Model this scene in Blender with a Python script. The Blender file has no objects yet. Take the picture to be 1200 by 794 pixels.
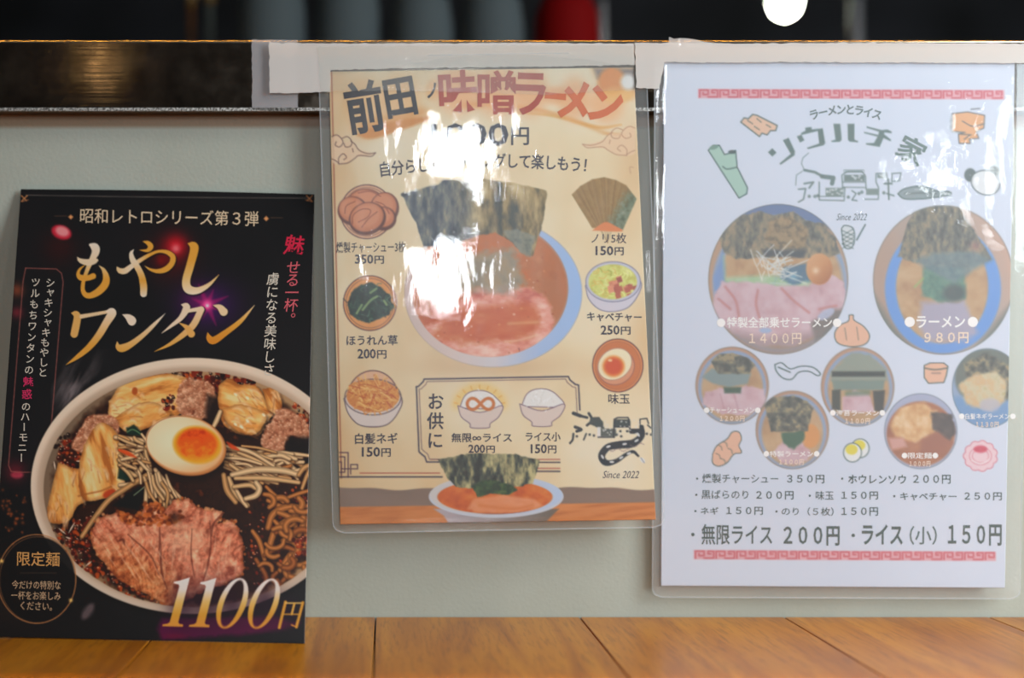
import bpy, bmesh, math, random
import numpy as np

# ------------------------------------------------------------------ camera
SC = bpy.context.scene
COL = SC.collection
CX, CY, F = 451.0, 442.0, 1500.0           # principal point and focal length, pixels of the 1200x794 frame
CAM = np.array([0.0, -0.856, 0.16])         # z = 0 is the counter top, y = 0 the wall behind it
cd = bpy.data.cameras.new('camera'); cam = bpy.data.objects.new('camera', cd); COL.objects.link(cam)
cam.location = CAM; cam.rotation_euler = (math.pi/2, 0, 0)
cd.sensor_width = 36; cd.lens = 36*F/1200
cd.shift_x = (600-CX)/1200; cd.shift_y = (CY-397)/1200
cd.clip_start = 0.05
cd.dof.use_dof = True; cd.dof.focus_distance = 0.812; cd.dof.aperture_fstop = 2.3
SC.camera = cam
# ------------------------------------------------------------------ world, lights, exposure
w = bpy.data.worlds.new('world'); SC.world = w; w.use_nodes = True
w.node_tree.nodes['Background'].inputs[0].default_value = (0.80, 0.9, 1.0, 1)
w.node_tree.nodes['Background'].inputs[1].default_value = 0.05
SC.view_settings.view_transform = 'Standard'; SC.view_settings.look = 'None'
SC.view_settings.exposure = 0.0; SC.view_settings.gamma = 1
try: SC.view_settings.use_curve_mapping = False
except Exception: pass
SC.cycles.transparent_max_bounces = 24
def area(name, loc, target, sx, sy, power, color, spread=180):
    l = bpy.data.lights.new(name, 'AREA'); l.shape = 'RECTANGLE'; l.size = sx; l.size_y = sy
    l.energy = power; l.color = color; l.spread = math.radians(spread)
    o = bpy.data.objects.new(name, l); COL.objects.link(o); o.location = loc
    import mathutils
    d = mathutils.Vector(target) - mathutils.Vector(loc)
    o.rotation_euler = d.to_track_quat('-Z', 'Y').to_euler()
    return o
area('ceiling_lamp', (1.05, -0.6, 1.05), (0.5, 0.0, 0.1), 0.6, 0.35, 9.3, (1.0, 0.97, 0.93))
area('side_daylight', (1.35, -0.95, 0.58), (0.45, 0.0, 0.12), 0.5, 0.6, 17.5, (0.80, 0.92, 1.0))
# daylight through the shop's door and window behind the camera
area('door_daylight', (0.17, -3.5, 1.00), (0.17, 0, 1.00), 0.34, 0.19, 10.5, (0.9, 0.96, 1.0))
area('door_daylight_low', (0.10, -3.5, 0.59), (0.10, 0, 0.59), 0.26, 0.19, 8.0, (0.9, 0.96, 1.0))
area('window_daylight', (2.17, -3.5, 0.77), (2.17, 0, 0.77), 0.18, 0.40, 5.5, (0.9, 0.96, 1.0))
area('added_glare_pane', (1.80, -3.5, 0.71), (1.80, 0, 0.71), 0.10, 0.09, 1.0, (0.9, 0.96, 1.0))  # added source, made only for one glare patch on the price list

# ------------------------------------------------------------------ helpers
rng = np.random.default_rng(7)
def lin(c):
    c = np.asarray(c, float)/255.0
    return np.where(c <= 0.04045, c/12.92, ((c+0.055)/1.055)**2.4)
def P(px, py, d):
    px = np.asarray(px, float); py = np.asarray(py, float); d = np.asarray(d, float)
    return np.stack([CAM[0]+(px-CX)/F*d, CAM[1]+d+0*px, CAM[2]+(CY-py)/F*d], -1)
def mesh_obj(name, verts, faces, mat, parent=None, smooth=False):
    me = bpy.data.meshes.new(name); me.from_pydata([tuple(v) for v in verts], [], faces); me.update()
    if mat: me.materials.append(mat)
    if smooth: me.polygons.foreach_set('use_smooth', [True]*len(me.polygons))
    o = bpy.data.objects.new(name, me); COL.objects.link(o)
    if parent: o.parent = parent
    return o
def bm_obj(name, bm, mat, parent=None, smooth=False):
    me = bpy.data.meshes.new(name); bm.to_mesh(me); bm.free()
    if mat: me.materials.append(mat)
    if smooth: me.polygons.foreach_set('use_smooth', [True]*len(me.polygons))
    o = bpy.data.objects.new(name, me); COL.objects.link(o)
    if parent: o.parent = parent
    return o
def box(name, x0, x1, y0, y1, z0, z1, mat, parent=None, bevel=0):
    bm = bmesh.new(); bmesh.ops.create_cube(bm, size=1)
    for v in bm.verts:
        v.co = ((x0+x1)/2+v.co.x*(x1-x0), (y0+y1)/2+v.co.y*(y1-y0), (z0+z1)/2+v.co.z*(z1-z0))
    if bevel: bmesh.ops.bevel(bm, geom=bm.edges[:], offset=bevel, segments=2, affect='EDGES')
    return bm_obj(name, bm, mat, parent)
def lathe(name, prof, loc, mat, parent=None, n=40):
    vs, fs = [], []
    for r, z in prof:
        for k in range(n):
            a = 2*math.pi*k/n; vs.append((loc[0]+r*math.cos(a), loc[1]+r*math.sin(a), loc[2]+z))
    m = len(prof)
    for i in range(m-1):
        for k in range(n):
            fs.append((i*n+k, i*n+(k+1) % n, (i+1)*n+(k+1) % n, (i+1)*n+k))
    fs.append(tuple(range(n))[::-1]); fs.append(tuple((m-1)*n+k for k in range(n)))
    return mesh_obj(name, vs, fs, mat, parent, True)
def tag(o, label=None, cat=None, group=None, kind=None):
    for k, v in (('label', label), ('category', cat), ('group', group), ('kind', kind)):
        if v: o[k] = v
    return o
def empty(name, loc, label, cat, group=None):
    o = bpy.data.objects.new(name, None); COL.objects.link(o); o.location = loc; o.empty_display_size = 0.02
    return tag(o, label, cat, group)
def adopt(root):                              # children are built in world space: keep them there
    import mathutils
    inv = mathutils.Matrix.Translation(root.location).inverted()
    for o in list(COL.objects):
        if o.parent is root: o.matrix_parent_inverse = inv

# ------------------------------------------------------------------ materials
def mat(name, color=(0.5, 0.5, 0.5), rough=0.5, metal=0, coat=0, coat_rough=0.1, spec=0.5):
    m = bpy.data.materials.new(name); m.use_nodes = True
    b = m.node_tree.nodes['Principled BSDF']
    b.inputs['Base Color'].default_value = (*color, 1); b.inputs['Roughness'].default_value = rough
    b.inputs['Metallic'].default_value = metal; b.inputs['Coat Weight'].default_value = coat
    b.inputs['Coat Roughness'].default_value = coat_rough; b.inputs['Specular IOR Level'].default_value = spec
    return m
def nd(m, t, **kw):
    n = m.node_tree.nodes.new(t)
    for k, v in kw.items(): setattr(n, k, v)
    return n
def lk(m, a, b): m.node_tree.links.new(a, b)
def bsdf(m): return m.node_tree.nodes['Principled BSDF']
def mapped(m, scale, rot=(0, 0, 0)):
    tc = nd(m, 'ShaderNodeTexCoord'); mp = nd(m, 'ShaderNodeMapping')
    mp.inputs['Scale'].default_value = scale; mp.inputs['Rotation'].default_value = rot
    lk(m, tc.outputs['Object'], mp.inputs['Vector']); return mp.outputs['Vector']
def noise_tex(m, vec, scale, detail=4, rough=0.5, dist=0):
    n = nd(m, 'ShaderNodeTexNoise'); n.inputs['Scale'].default_value = scale; n.inputs['Detail'].default_value = detail
    n.inputs['Roughness'].default_value = rough; n.inputs['Distortion'].default_value = dist
    lk(m, vec, n.inputs['Vector']); return n.outputs['Fac']
def ramp(m, fac, stops):
    r = nd(m, 'ShaderNodeValToRGB'); e = r.color_ramp.elements
    while len(e) < len(stops): e.new(0.5)
    for i, (p, c) in enumerate(stops):
        e[i].position = p; e[i].color = (*c, 1) if len(c) == 3 else c
    lk(m, fac, r.inputs[0]); return r.outputs[0]
def bump(m, fac, strength, dist=0.001):
    b = nd(m, 'ShaderNodeBump'); b.inputs['Strength'].default_value = strength; b.inputs['Distance'].default_value = dist
    lk(m, fac, b.inputs['Height']); lk(m, b.outputs[0], bsdf(m).inputs['Normal']); return b
def mixc(m, fac, a, b, mode='MIX'):
    n = nd(m, 'ShaderNodeMix', data_type='RGBA', blend_type=mode)
    if hasattr(fac, 'links'): lk(m, fac, n.inputs[0])
    else: n.inputs[0].default_value = fac
    for s, v in ((n.inputs[6], a), (n.inputs[7], b)):
        if hasattr(v, 'links'): lk(m, v, s)
        else: s.default_value = (*v, 1)
    return n.outputs[2]

# painted wall: grey-green gloss paint with orange peel, stains and a strip of grime and painted shade below the rail
M_wall = mat('wall_paint', rough=0.42, spec=0.4)
v = mapped(M_wall, (1, 1, 1))
c = ramp(M_wall, noise_tex(M_wall, v, 9, 5), [(0.3, tuple(lin((176, 180, 166)))), (0.7, tuple(lin((186, 192, 180))))])
st = ramp(M_wall, noise_tex(M_wall, v, 60, 3, 0.7), [(0.74, (0, 0, 0)), (0.80, (1, 1, 1))])
c = mixc(M_wall, st, c, tuple(lin((160, 152, 132))))
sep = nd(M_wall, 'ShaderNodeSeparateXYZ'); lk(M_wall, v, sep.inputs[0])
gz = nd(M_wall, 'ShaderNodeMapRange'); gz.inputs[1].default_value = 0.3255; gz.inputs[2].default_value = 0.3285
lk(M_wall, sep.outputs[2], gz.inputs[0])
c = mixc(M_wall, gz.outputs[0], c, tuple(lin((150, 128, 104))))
lk(M_wall, c, bsdf(M_wall).inputs['Base Color'])
bump(M_wall, noise_tex(M_wall, v, 420, 3, 0.55), 0.35, 0.0006)

# brushed stainless steel
M_steel = mat('brushed_steel', tuple(lin((150, 138, 128))), 0.16, 1)
v = mapped(M_steel, (3, 3, 900)); v2 = mapped(M_steel, (1, 1, 1))
dirt = noise_tex(M_steel, v2, 55, 5, 0.6)
lk(M_steel, ramp(M_steel, dirt, [(0.3, tuple(lin((84, 74, 64)))), (0.7, tuple(lin((118, 106, 94))))]), bsdf(M_steel).inputs['Base Color'])
sp = ramp(M_steel, noise_tex(M_steel, v2, 260, 2, 0.5), [(0.80, (0,)*3), (0.84, (1,)*3)])
mt = nd(M_steel, 'ShaderNodeMath', operation='MULTIPLY_ADD'); lk(M_steel, sp, mt.inputs[0]); mt.inputs[1].default_value = -.7; mt.inputs[2].default_value = .93
lk(M_steel, mt.outputs[0], bsdf(M_steel).inputs['Metallic'])
lk(M_steel, mixc(M_steel, sp, ramp(M_steel, dirt, [(0.3, tuple(lin((96, 86, 76)))), (0.7, tuple(lin((138, 126, 112))))]), (.6, .57, .52)), bsdf(M_steel).inputs['Base Color'])
lk(M_steel, ramp(M_steel, noise_tex(M_steel, v2, 120, 4), [(0.35, (0.07,)*3), (0.8, (0.13,)*3)]), bsdf(M_steel).inputs['Roughness'])
bump(M_steel, noise_tex(M_steel, v, 1.0, 2), 0.07, 0.0004)
M_polish = mat('polished_steel_edge', tuple(lin((214, 204, 186))), 0.22, 1)
M_lip = mat('worn_steel_lip', tuple(lin((190, 185, 178))), 0.45, 0.7)
v = mapped(M_lip, (1, 1, 1))
lk(M_lip, ramp(M_lip, noise_tex(M_lip, v, 700, 3, 0.7), [(0.42, tuple(lin((90, 84, 78)))), (0.6, tuple(lin((225, 222, 216))))]), bsdf(M_lip).inputs['Base Color'])
M_gap = mat('dark_gap', tuple(lin((25, 22, 20))), 0.8)

# varnished wood planks
M_wood = mat('varnished_wood', rough=0.42, coat=0.14, coat_rough=0.16)
oi = nd(M_wood, 'ShaderNodeObjectInfo')
tc = nd(M_wood, 'ShaderNodeTexCoord'); mp = nd(M_wood, 'ShaderNodeMapping'); add = nd(M_wood, 'ShaderNodeVectorMath', operation='ADD')
mu = nd(M_wood, 'ShaderNodeVectorMath', operation='SCALE'); cmb = nd(M_wood, 'ShaderNodeCombineXYZ')
for i in range(3): lk(M_wood, oi.outputs['Random'], cmb.inputs[i])
lk(M_wood, cmb.outputs[0], mu.inputs[0]); mu.inputs['Scale'].default_value = 37
lk(M_wood, tc.outputs['Object'], add.inputs[0]); lk(M_wood, mu.outputs[0], add.inputs[1])
mp.inputs['Scale'].default_value = (1, 0.085, 1); mp.inputs['Rotation'].default_value = (0, 0, 0.10)
lk(M_wood, add.outputs[0], mp.inputs['Vector'])
g1 = noise_tex(M_wood, mp.outputs[0], 38, 6, 0.62, 0.8); g2 = noise_tex(M_wood, mp.outputs[0], 420, 3, 0.6)
c = ramp(M_wood, g1, [(0.28, tuple(lin((160, 84, 4)))), (0.5, tuple(lin((202, 122, 12)))), (0.72, tuple(lin((224, 146, 30))))])
c = mixc(M_wood, ramp(M_wood, g2, [(0.3, (0.45,)*3), (0.5, (0, 0, 0))]), c, tuple(lin((128, 68, 22))))
hs = nd(M_wood, 'ShaderNodeHueSaturation'); mr = nd(M_wood, 'ShaderNodeMapRange')
mr.inputs[3].default_value = 0.88; mr.inputs[4].default_value = 1.1
lk(M_wood, oi.outputs['Random'], mr.inputs[0]); lk(M_wood, mr.outputs[0], hs.inputs['Value']); lk(M_wood, c, hs.inputs['Color'])
lk(M_wood, hs.outputs[0], bsdf(M_wood).inputs['Base Color'])
bump(M_wood, g2, 0.12, 0.0004)

# prints: colour attribute of the printed sheet
def print_mat(name, rough, coat=0.0, cr=0.2):
    m = mat(name, rough=rough, coat=coat, coat_rough=cr)
    a = nd(m, 'ShaderNodeAttribute'); a.attribute_name = 'ink'
    lk(m, a.outputs['Color'], bsdf(m).inputs['Base Color']); return m
M_p1 = print_mat('glossy_card_print', 0.38, 0.12, 0.3)
M_p2 = print_mat('paper_print', 0.6)
inks = {}
def ink(rgb, rough=0.5):
    k = (tuple(rgb), rough)
    if k not in inks: inks[k] = mat('printing_ink', tuple(lin(rgb)), rough)
    return inks[k]

# clear plastics: transparent body, sharp and soft surface reflection, a little milkiness
def plastic(name, milk, milk_col=(0.9, 0.9, 0.88), soft=0.3, bump_scale=0, bump_s=0.2, gloss=1.0, stretch=(1, 1, 1)):
    m = bpy.data.materials.new(name); m.use_nodes = True; nt = m.node_tree; nt.nodes.clear()
    out = nd(m, 'ShaderNodeOutputMaterial'); tr = nd(m, 'ShaderNodeBsdfTransparent')
    tr.inputs[0].default_value = (0.985, 0.99, 0.985, 1)
    di = nd(m, 'ShaderNodeBsdfDiffuse'); di.inputs[0].default_value = (*milk_col, 1)
    g1 = nd(m, 'ShaderNodeBsdfGlossy'); g1.inputs['Roughness'].default_value = 0.035
    g2 = nd(m, 'ShaderNodeBsdfGlossy'); g2.inputs['Roughness'].default_value = 0.33
    mg = nd(m, 'ShaderNodeMixShader'); mg.inputs[0].default_value = soft
    lk(m, g1.outputs[0], mg.inputs[1]); lk(m, g2.outputs[0], mg.inputs[2])
    m1 = nd(m, 'ShaderNodeMixShader'); m1.inputs[0].default_value = milk
    lk(m, tr.outputs[0], m1.inputs[1]); lk(m, di.outputs[0], m1.inputs[2])
    fr = nd(m, 'ShaderNodeFresnel'); fr.inputs[0].default_value = 1.5
    geo = nd(m, 'ShaderNodeNewGeometry'); nb = nd(m, 'ShaderNodeMath', operation='SUBTRACT'); nb.inputs[0].default_value = 1
    lk(m, geo.outputs['Backfacing'], nb.inputs[1])
    f2 = nd(m, 'ShaderNodeMath', operation='MULTIPLY'); lk(m, fr.outputs[0], f2.inputs[0]); lk(m, nb.outputs[0], f2.inputs[1])
    f3 = nd(m, 'ShaderNodeMath', operation='MULTIPLY'); lk(m, f2.outputs[0], f3.inputs[0]); f3.inputs[1].default_value = gloss
    m2 = nd(m, 'ShaderNodeMixShader'); lk(m, f3.outputs[0], m2.inputs[0])
    lk(m, m1.outputs[0], m2.inputs[1]); lk(m, mg.outputs[0], m2.inputs[2]); lk(m, m2.outputs[0], out.inputs[0])
    if bump_scale:
        v = mapped(m, stretch); f = noise_tex(m, v, bump_scale, 3, 0.5)
        b = nd(m, 'ShaderNodeBump'); b.inputs['Strength'].default_value = bump_s; b.inputs['Distance'].default_value = 0.0006
        lk(m, f, b.inputs['Height'])
        for n in (g1, g2, fr): lk(m, b.outputs[0], n.inputs['Normal'])
    return m
M_film2 = plastic('laminating_film', 0.03, soft=0.52, bump_scale=130, bump_s=0.22, gloss=2.0, stretch=(1, 1, 0.35))
M_edge = plastic('film_edge_glint', 0.27, (0.85, 0.92, 1.0), soft=0.5)  # bluish milk stands in for light caught along the film's rim
M_film3 = plastic('hazy_laminating_film', 0.11, (0.86, 0.9, 0.96), soft=0.4, bump_scale=90, bump_s=0.25)
M_film_back = plastic('laminating_film_back', 0.10, soft=0.5)
M_tape = plastic('clear_tape', 0.26, (0.82, 0.78, 0.8), soft=0.6, bump_scale=60, bump_s=0.15)
M_tape3 = plastic('thin_clear_tape', 0.05, (0.95, 0.9, 0.85), soft=0.4)
M_tape2 = plastic('cloudy_tape', 0.52, (0.95, 0.9, 0.85), soft=0.6, bump_scale=110, bump_s=0.3)
def emit(name, color, s):
    m = bpy.data.materials.new(name); m.use_nodes = True; m.node_tree.nodes.clear()
    o = nd(m, 'ShaderNodeOutputMaterial'); e = nd(m, 'ShaderNodeEmission'); e.inputs[0].default_value = (*color, 1); e.inputs[1].default_value = s
    lk(m, e.outputs[0], o.inputs[0]); return m

# ================================================================== painter for the flat prints
def vnoise(X, Y, s, seed=0, octv=3, ax=1.0, ay=1.0):
    out = 0; amp = 1.0; tot = 0
    for k in range(octv):
        r = np.random.default_rng(seed*31+k); T = r.random((64, 64))
        x = X/(s*ax)*(2**k)+13.7*k; y = Y/(s*ay)*(2**k)+7.3*k
        xi = np.floor(x).astype(int); yi = np.floor(y).astype(int); fx = x-xi; fy = y-yi
        fx = fx*fx*(3-2*fx); fy = fy*fy*(3-2*fy)
        a = T[yi % 64, xi % 64]; b = T[yi % 64, (xi+1) % 64]; c = T[(yi+1) % 64, xi % 64]; d = T[(yi+1) % 64, (xi+1) % 64]
        out = out+amp*((a*(1-fx)+b*fx)*(1-fy)+(c*(1-fx)+d*fx)*fy); tot += amp; amp *= 0.55
    return out/tot
def smooth(pts, n=6):
    p = np.array(pts, float)
    if len(p) < 3: return p
    q = np.vstack([2*p[0]-p[1], p, 2*p[-1]-p[-2]]); out = []
    for i in range(1, len(q)-2):
        for t in np.linspace(0, 1, n, endpoint=False):
            a, b, c, d = q[i-1], q[i], q[i+1], q[i+2]
            out.append(0.5*((2*b)+(c-a)*t+(2*a-5*b+4*c-d)*t*t+(3*b-a-3*c+d)*t**3))
    out.append(p[-1]); return np.array(out)
class Canvas:
    def __init__(s, x0, y0, x1, y1, res, bg):
        s.x0, s.y0, s.res = x0, y0, res
        s.nx = int((x1-x0)*res)+1; s.ny = int((y1-y0)*res)+1; s.x1, s.y1 = x1, y1
        s.xs = np.linspace(x0, x1, s.nx); s.ys = np.linspace(y0, y1, s.ny)
        s.X, s.Y = np.meshgrid(s.xs, s.ys)
        s.A = np.zeros((s.ny, s.nx, 3)); s.A[:] = bg; s.clip = None
    def win(s, a, b, c, d):
        i0, i1 = np.searchsorted(s.xs, [a, c]); j0, j1 = np.searchsorted(s.ys, [b, d])
        return (slice(max(j0-1, 0), j1+1), slice(max(i0-1, 0), i1+1))
    def comp(s, sl, m, col):
        if s.clip is not None: m = m*s.clip[sl]
        if callable(col): col = col(s.X[sl], s.Y[sl])
        col = np.asarray(col, float)
        s.A[sl] = s.A[sl]*(1-m[..., None])+col*m[..., None]
    def ell(s, cx, cy, rx, ry, col, alpha=1, soft=0.8, ang=0, wob=0, seed=1, ws=12):
        R = max(rx, ry)+soft*3+wob*2+2; sl = s.win(cx-R, cy-R, cx+R, cy+R); X = s.X[sl]-cx; Y = s.Y[sl]-cy
        a = math.radians(ang); u = X*math.cos(a)+Y*math.sin(a); v = -X*math.sin(a)+Y*math.cos(a)
        q = np.sqrt((u/rx)**2+(v/ry)**2)+1e-9
        d = (q-1)*np.sqrt(u*u+v*v)/q
        if wob: d = d+(vnoise(s.X[sl], s.Y[sl], ws, seed)-0.5)*2*wob
        s.comp(sl, np.clip(0.5-d/(2*soft), 0, 1)*alpha, col)
    def ring(s, cx, cy, rx, ry, w_, col, alpha=1, ang=0):
        t = np.linspace(0, 2*math.pi, 60); a = math.radians(ang)
        u = rx*np.cos(t); v = ry*np.sin(t)
        s.line(np.stack([cx+u*math.cos(a)-v*math.sin(a), cy+u*math.sin(a)+v*math.cos(a)], -1), w_, col, alpha, sm=False)
    def glow(s, cx, cy, r, col, alpha=1, ry=None, p=2.0):
        ry = ry or r; sl = s.win(cx-r*2.6, cy-ry*2.6, cx+r*2.6, cy+ry*2.6)
        d = ((s.X[sl]-cx)/r)**2+((s.Y[sl]-cy)/ry)**2
        s.comp(sl, np.exp(-d**(p/2))*alpha, col)
    def sd(s, pts, X, Y):
        p = np.asarray(pts, float); D = np.full(X.shape, 1e9); ins = np.zeros(X.shape, bool)
        for i in range(len(p)):
            a = p[i]; b = p[(i+1) % len(p)]; ab = b-a; L = ab@ab+1e-12
            t = np.clip(((X-a[0])*ab[0]+(Y-a[1])*ab[1])/L, 0, 1)
            D = np.minimum(D, (X-a[0]-t*ab[0])**2+(Y-a[1]-t*ab[1])**2)
            c = ((a[1] > Y) != (b[1] > Y)) & (X < (b[0]-a[0])*(Y-a[1])/(b[1]-a[1]+1e-12)+a[0]); ins ^= c
        D = np.sqrt(D); return np.where(ins, -D, D)
    def poly(s, pts, col, alpha=1, soft=0.7, wob=0, seed=1, sm=False, ws=6, edge=None):
        if sm: pts = smooth(list(pts)+[pts[0]], 5)[:-1]
        p = np.asarray(pts, float); e = soft*2+wob*2+2
        sl = s.win(p[:, 0].min()-e, p[:, 1].min()-e, p[:, 0].max()+e, p[:, 1].max()+e)
        d = s.sd(p, s.X[sl], s.Y[sl])
        if wob: d = d+(vnoise(s.X[sl], s.Y[sl], ws, seed)-0.5)*2*wob
        m = np.clip(0.5-d/(2*soft), 0, 1)
        s.comp(sl, m*alpha, col)
        if edge: s.comp(sl, np.clip(1-np.abs(d)/edge[1], 0, 1)*alpha, edge[0])
        return sl, d
    def line(s, pts, w_, col, alpha=1, soft=0.5, sm=True, tube=None):
        p = np.asarray(pts, float)
        if p.shape[1] == 2: p = np.hstack([p, np.full((len(p), 1), float(w_ or 1))])
        if sm: p = smooth(p, 5)
        e = p[:, 2].max()/2+soft*2+1
        sl = s.win(p[:, 0].min()-e, p[:, 1].min()-e, p[:, 0].max()+e, p[:, 1].max()+e); X = s.X[sl]; Y = s.Y[sl]
        if X.size == 0: return
        D = np.full(X.shape, 1e9); S = np.zeros(X.shape)
        for i in range(len(p)-1):
            a = p[i]; b = p[i+1]; ab = b[:2]-a[:2]; L = ab@ab+1e-9
            t = np.clip(((X-a[0])*ab[0]+(Y-a[1])*ab[1])/L, 0, 1); w2 = (a[2]+(b[2]-a[2])*t)/2
            dd = np.hypot(X-a[0]-t*ab[0], Y-a[1]-t*ab[1]); k = dd-w2
            up = k < D; D = np.where(up, k, D); S = np.where(up, dd/np.maximum(w2, 0.3), S)
        m = np.clip(0.5-D/(2*soft), 0, 1)
        if tube is not None:
            hi, lo = tube; S = np.clip(S, 0, 1)[..., None]
            c0 = np.asarray(col, float); c = c0*(1-S**2)+np.asarray(lo, float)*S**2
            c = c+(np.asarray(hi, float)-c)*np.clip(1-S*2.2, 0, 1)*0.6
            s.comp(sl, m*alpha, c)
        else: s.comp(sl, m*alpha, col)
    def tex(s, sl, d, f, alpha=1):                        # colour field f(X, Y) inside distance d < 0
        s.comp(sl, np.clip(0.5-d, 0, 1)*alpha, f(s.X[sl], s.Y[sl]))
    def inside(s, cx, cy, rx, ry, pts=None):
        if pts is not None: m = np.clip(0.5-s.sd(pts, s.X, s.Y), 0, 1)
        else:
            q = np.sqrt(((s.X-cx)/rx)**2+((s.Y-cy)/ry)**2); m = np.clip(0.5+(1-q)*min(rx, ry)/1.2, 0, 1)
        s.clip = m
def mixn(n, *cols):
    cols = np.asarray(cols, float); n = np.clip(n, 0, 1)*(len(cols)-1); i = np.minimum(n.astype(int), len(cols)-2); f = (n-i)[..., None]
    return cols[i]*(1-f)+cols[i+1]*f
def stretch(n, a, b): return np.clip((n-a)/(b-a), 0, 1)
def grad(y0, y1, *cols): return lambda X, Y: mixn((Y-y0)/(y1-y0), *cols)
def inpoly(pts, x, y):
    c = False; n = len(pts)
    for i in range(n):
        a = pts[i]; b = pts[(i+1) % n]
        if (a[1] > y) != (b[1] > y) and x < (b[0]-a[0])*(y-a[1])/(b[1]-a[1]+1e-12)+a[0]: c = not c
    return c
def scatter(pts, n, r):
    p = np.asarray(pts, float); out = []; lo = p.min(0); hi = p.max(0); k = 0
    while len(out) < n and k < n*40:
        k += 1; x, y = r.uniform(lo, hi)
        if inpoly(p, x, y): out.append((x, y))
    return out

# ------------------------------------------------------------------ print 1: black noodle-bowl poster
def paint1():
    c = Canvas(-15, 216, 372, 758, 1.5, (16, 17, 19)); r = random.Random(3)
    GOLD = (214, 158, 66); CRM = (226, 214, 196)
    # bokeh, flares, smoke
    c.tex((slice(None), slice(None)), np.full(c.X.shape, -9.0), lambda X, Y: mixn(vnoise(X, Y, 90, 5), (12, 13, 15), (20, 20, 23), (24, 22, 26)))
    c.glow(200, 300, 26, (90, 12, 12), 0.7); c.glow(70, 290, 20, (60, 16, 16), 0.6)
    c.ell(72, 272, 12, 8, (190, 36, 60), 1, 1.6, 20); c.ell(73, 271, 8, 5.5, (226, 150, 160), 0.9, 2, 20)
    c.glow(206, 288, 13, (190, 16, 34), 1); c.glow(206, 291, 5, (230, 130, 140), 0.8); c.glow(189, 305, 6, (120, 10, 14), 0.8)
    c.glow(243, 357, 34, (66, 20, 110), 0.75, 26); c.glow(232, 352, 16, (110, 20, 90), 0.6)
    for k in range(8):
        a = math.radians(22+45*k); L = 26 if k % 2 else 19
        c.line([(243, 357, 7), (243+math.cos(a)*L*.55, 357+math.sin(a)*L*.55, 4), (243+math.cos(a)*L, 357+math.sin(a)*L, .6)], 0, (176, 22, 110), 0.55, 1.3)
    c.glow(243, 357, 6, (240, 90, 170), 1); c.glow(243, 358, 2, (255, 220, 240), 1)
    c.glow(20, 340, 8, (120, 60, 40), 0.9); c.glow(20, 366, 7, (110, 34, 46), 0.9); c.ell(20, 556, 7, 4, (210, 80, 110), 0.9, 2); c.glow(18, 552, 12, (130, 30, 50), 0.6)
    c.glow(15, 700, 30, (40, 28, 22), 0.5)
    for k in range(40): c.glow(r.uniform(2, 30), r.gauss(598, 12), r.uniform(.6, 2.2), (170, 84, 40), r.uniform(.3, .8))
    sl = c.win(60, 410, 130, 520); X, Y = c.X[sl], c.Y[sl]
    n = vnoise(X+0.5*Y, Y, 16, 9, 4, 0.7, 2.4); env = np.exp(-(((X-92-(440-Y)*.25)/22)**2+((Y-455)/34)**2))
    c.comp(sl, np.clip(n-0.38, 0, 1)*2.0*env, (150, 142, 150))
    # top border
    c.line([(30, 228.5), (200, 231), (366, 232)], 0.9, (120, 118, 116), 0.7)
    for ox, s_ in ((28, 1), (363, -1)):
        c.line([(ox-3*s_, 229), (ox+3*s_, 235)], 1.1, (200, 140, 90)); c.line([(ox+4*s_, 229), (ox-3*s_, 236)], 1.1, (200, 140, 90)); c.line([(ox-2*s_, 236), (ox+5*s_, 234)], .8, (180, 120, 80))
    for ox, d_ in ((83, -1), (312, 1)):
        c.poly([(ox-3, 254 if d_ < 0 else 256), (ox, 251.5 if d_ < 0 else 253), (ox+3, 254 if d_ < 0 else 256), (ox, 257 if d_ < 0 else 259)], (212, 150, 100)); c.line([(ox+5*d_, 254+d_), (ox+19*d_, 254+d_)], .6, (150, 110, 80), .6)
    # vertical text frame
    PK = (160, 92, 88)
    c.line([(30, 314), (66, 315), (72, 320), (74, 330), (60, 500), (59, 552)], 1.0, PK, .9, sm=False)
    c.line([(30, 314), (27, 330), (10, 545), (13, 552), (20, 553), (55, 553)], 1.0, PK, .9, sm=False)
    # bowl
    c.ell(226, 572, 192, 153, (10, 9, 9), .6, 3)
    c.ell(226, 569, 190, 150, lambda X, Y: mixn(stretch(X*.4+Y*.6+vnoise(X, Y, 60, 2)*30, 340, 560), (228, 216, 200), (214, 202, 188), (196, 184, 172)), 1, .8)
    c.ell(226, 571, 184, 143, lambda X, Y: mixn(stretch(np.hypot((X-226)/184, (Y-571)/143), .9, 1), (150, 128, 108), (206, 190, 172)), 1, 2.5)
    c.inside(227, 573, 176, 138)
    c.ell(227, 573, 178, 140, lambda X, Y: mixn(stretch(X+(Y-500)*.5, 40, 200), (106, 96, 86), (130, 106, 82), (168, 136, 100)), 1, 3)
    c.ell(228, 576, 168, 132, lambda X, Y: mixn(vnoise(X, Y, 9, 21, 4), (16, 10, 8), (46, 22, 11), (34, 15, 9), (128, 58, 20)), 1, 4, 0, 8, 4, 14)
    def oil(pts, n, s0=1, s1=3.4):
        for x, y in scatter(pts, n, rng):
            q = rng.uniform(s0, s1); col = [(126, 34, 14), (60, 14, 10), (180, 74, 24), (90, 26, 12), (24, 12, 10)][rng.integers(5)]
            c.ell(x, y, q, q*rng.uniform(.6, 1), col, .9, .7, rng.uniform(0, 90))
            if rng.random() < .3: c.ell(x-q*.3, y-q*.3, .8, .6, (240, 214, 190), .8, .5)
    oil([(60, 515), (95, 505), (110, 545), (75, 552)], 120); oil([(170, 438), (250, 428), (300, 445), (255, 458), (190, 456)], 170, 1.5, 4)
    oil([(270, 446), (296, 440), (300, 452), (286, 460)], 60); oil([(55, 620), (110, 600), (105, 650), (190, 706), (150, 700), (80, 655)], 260, .8, 3)
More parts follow.
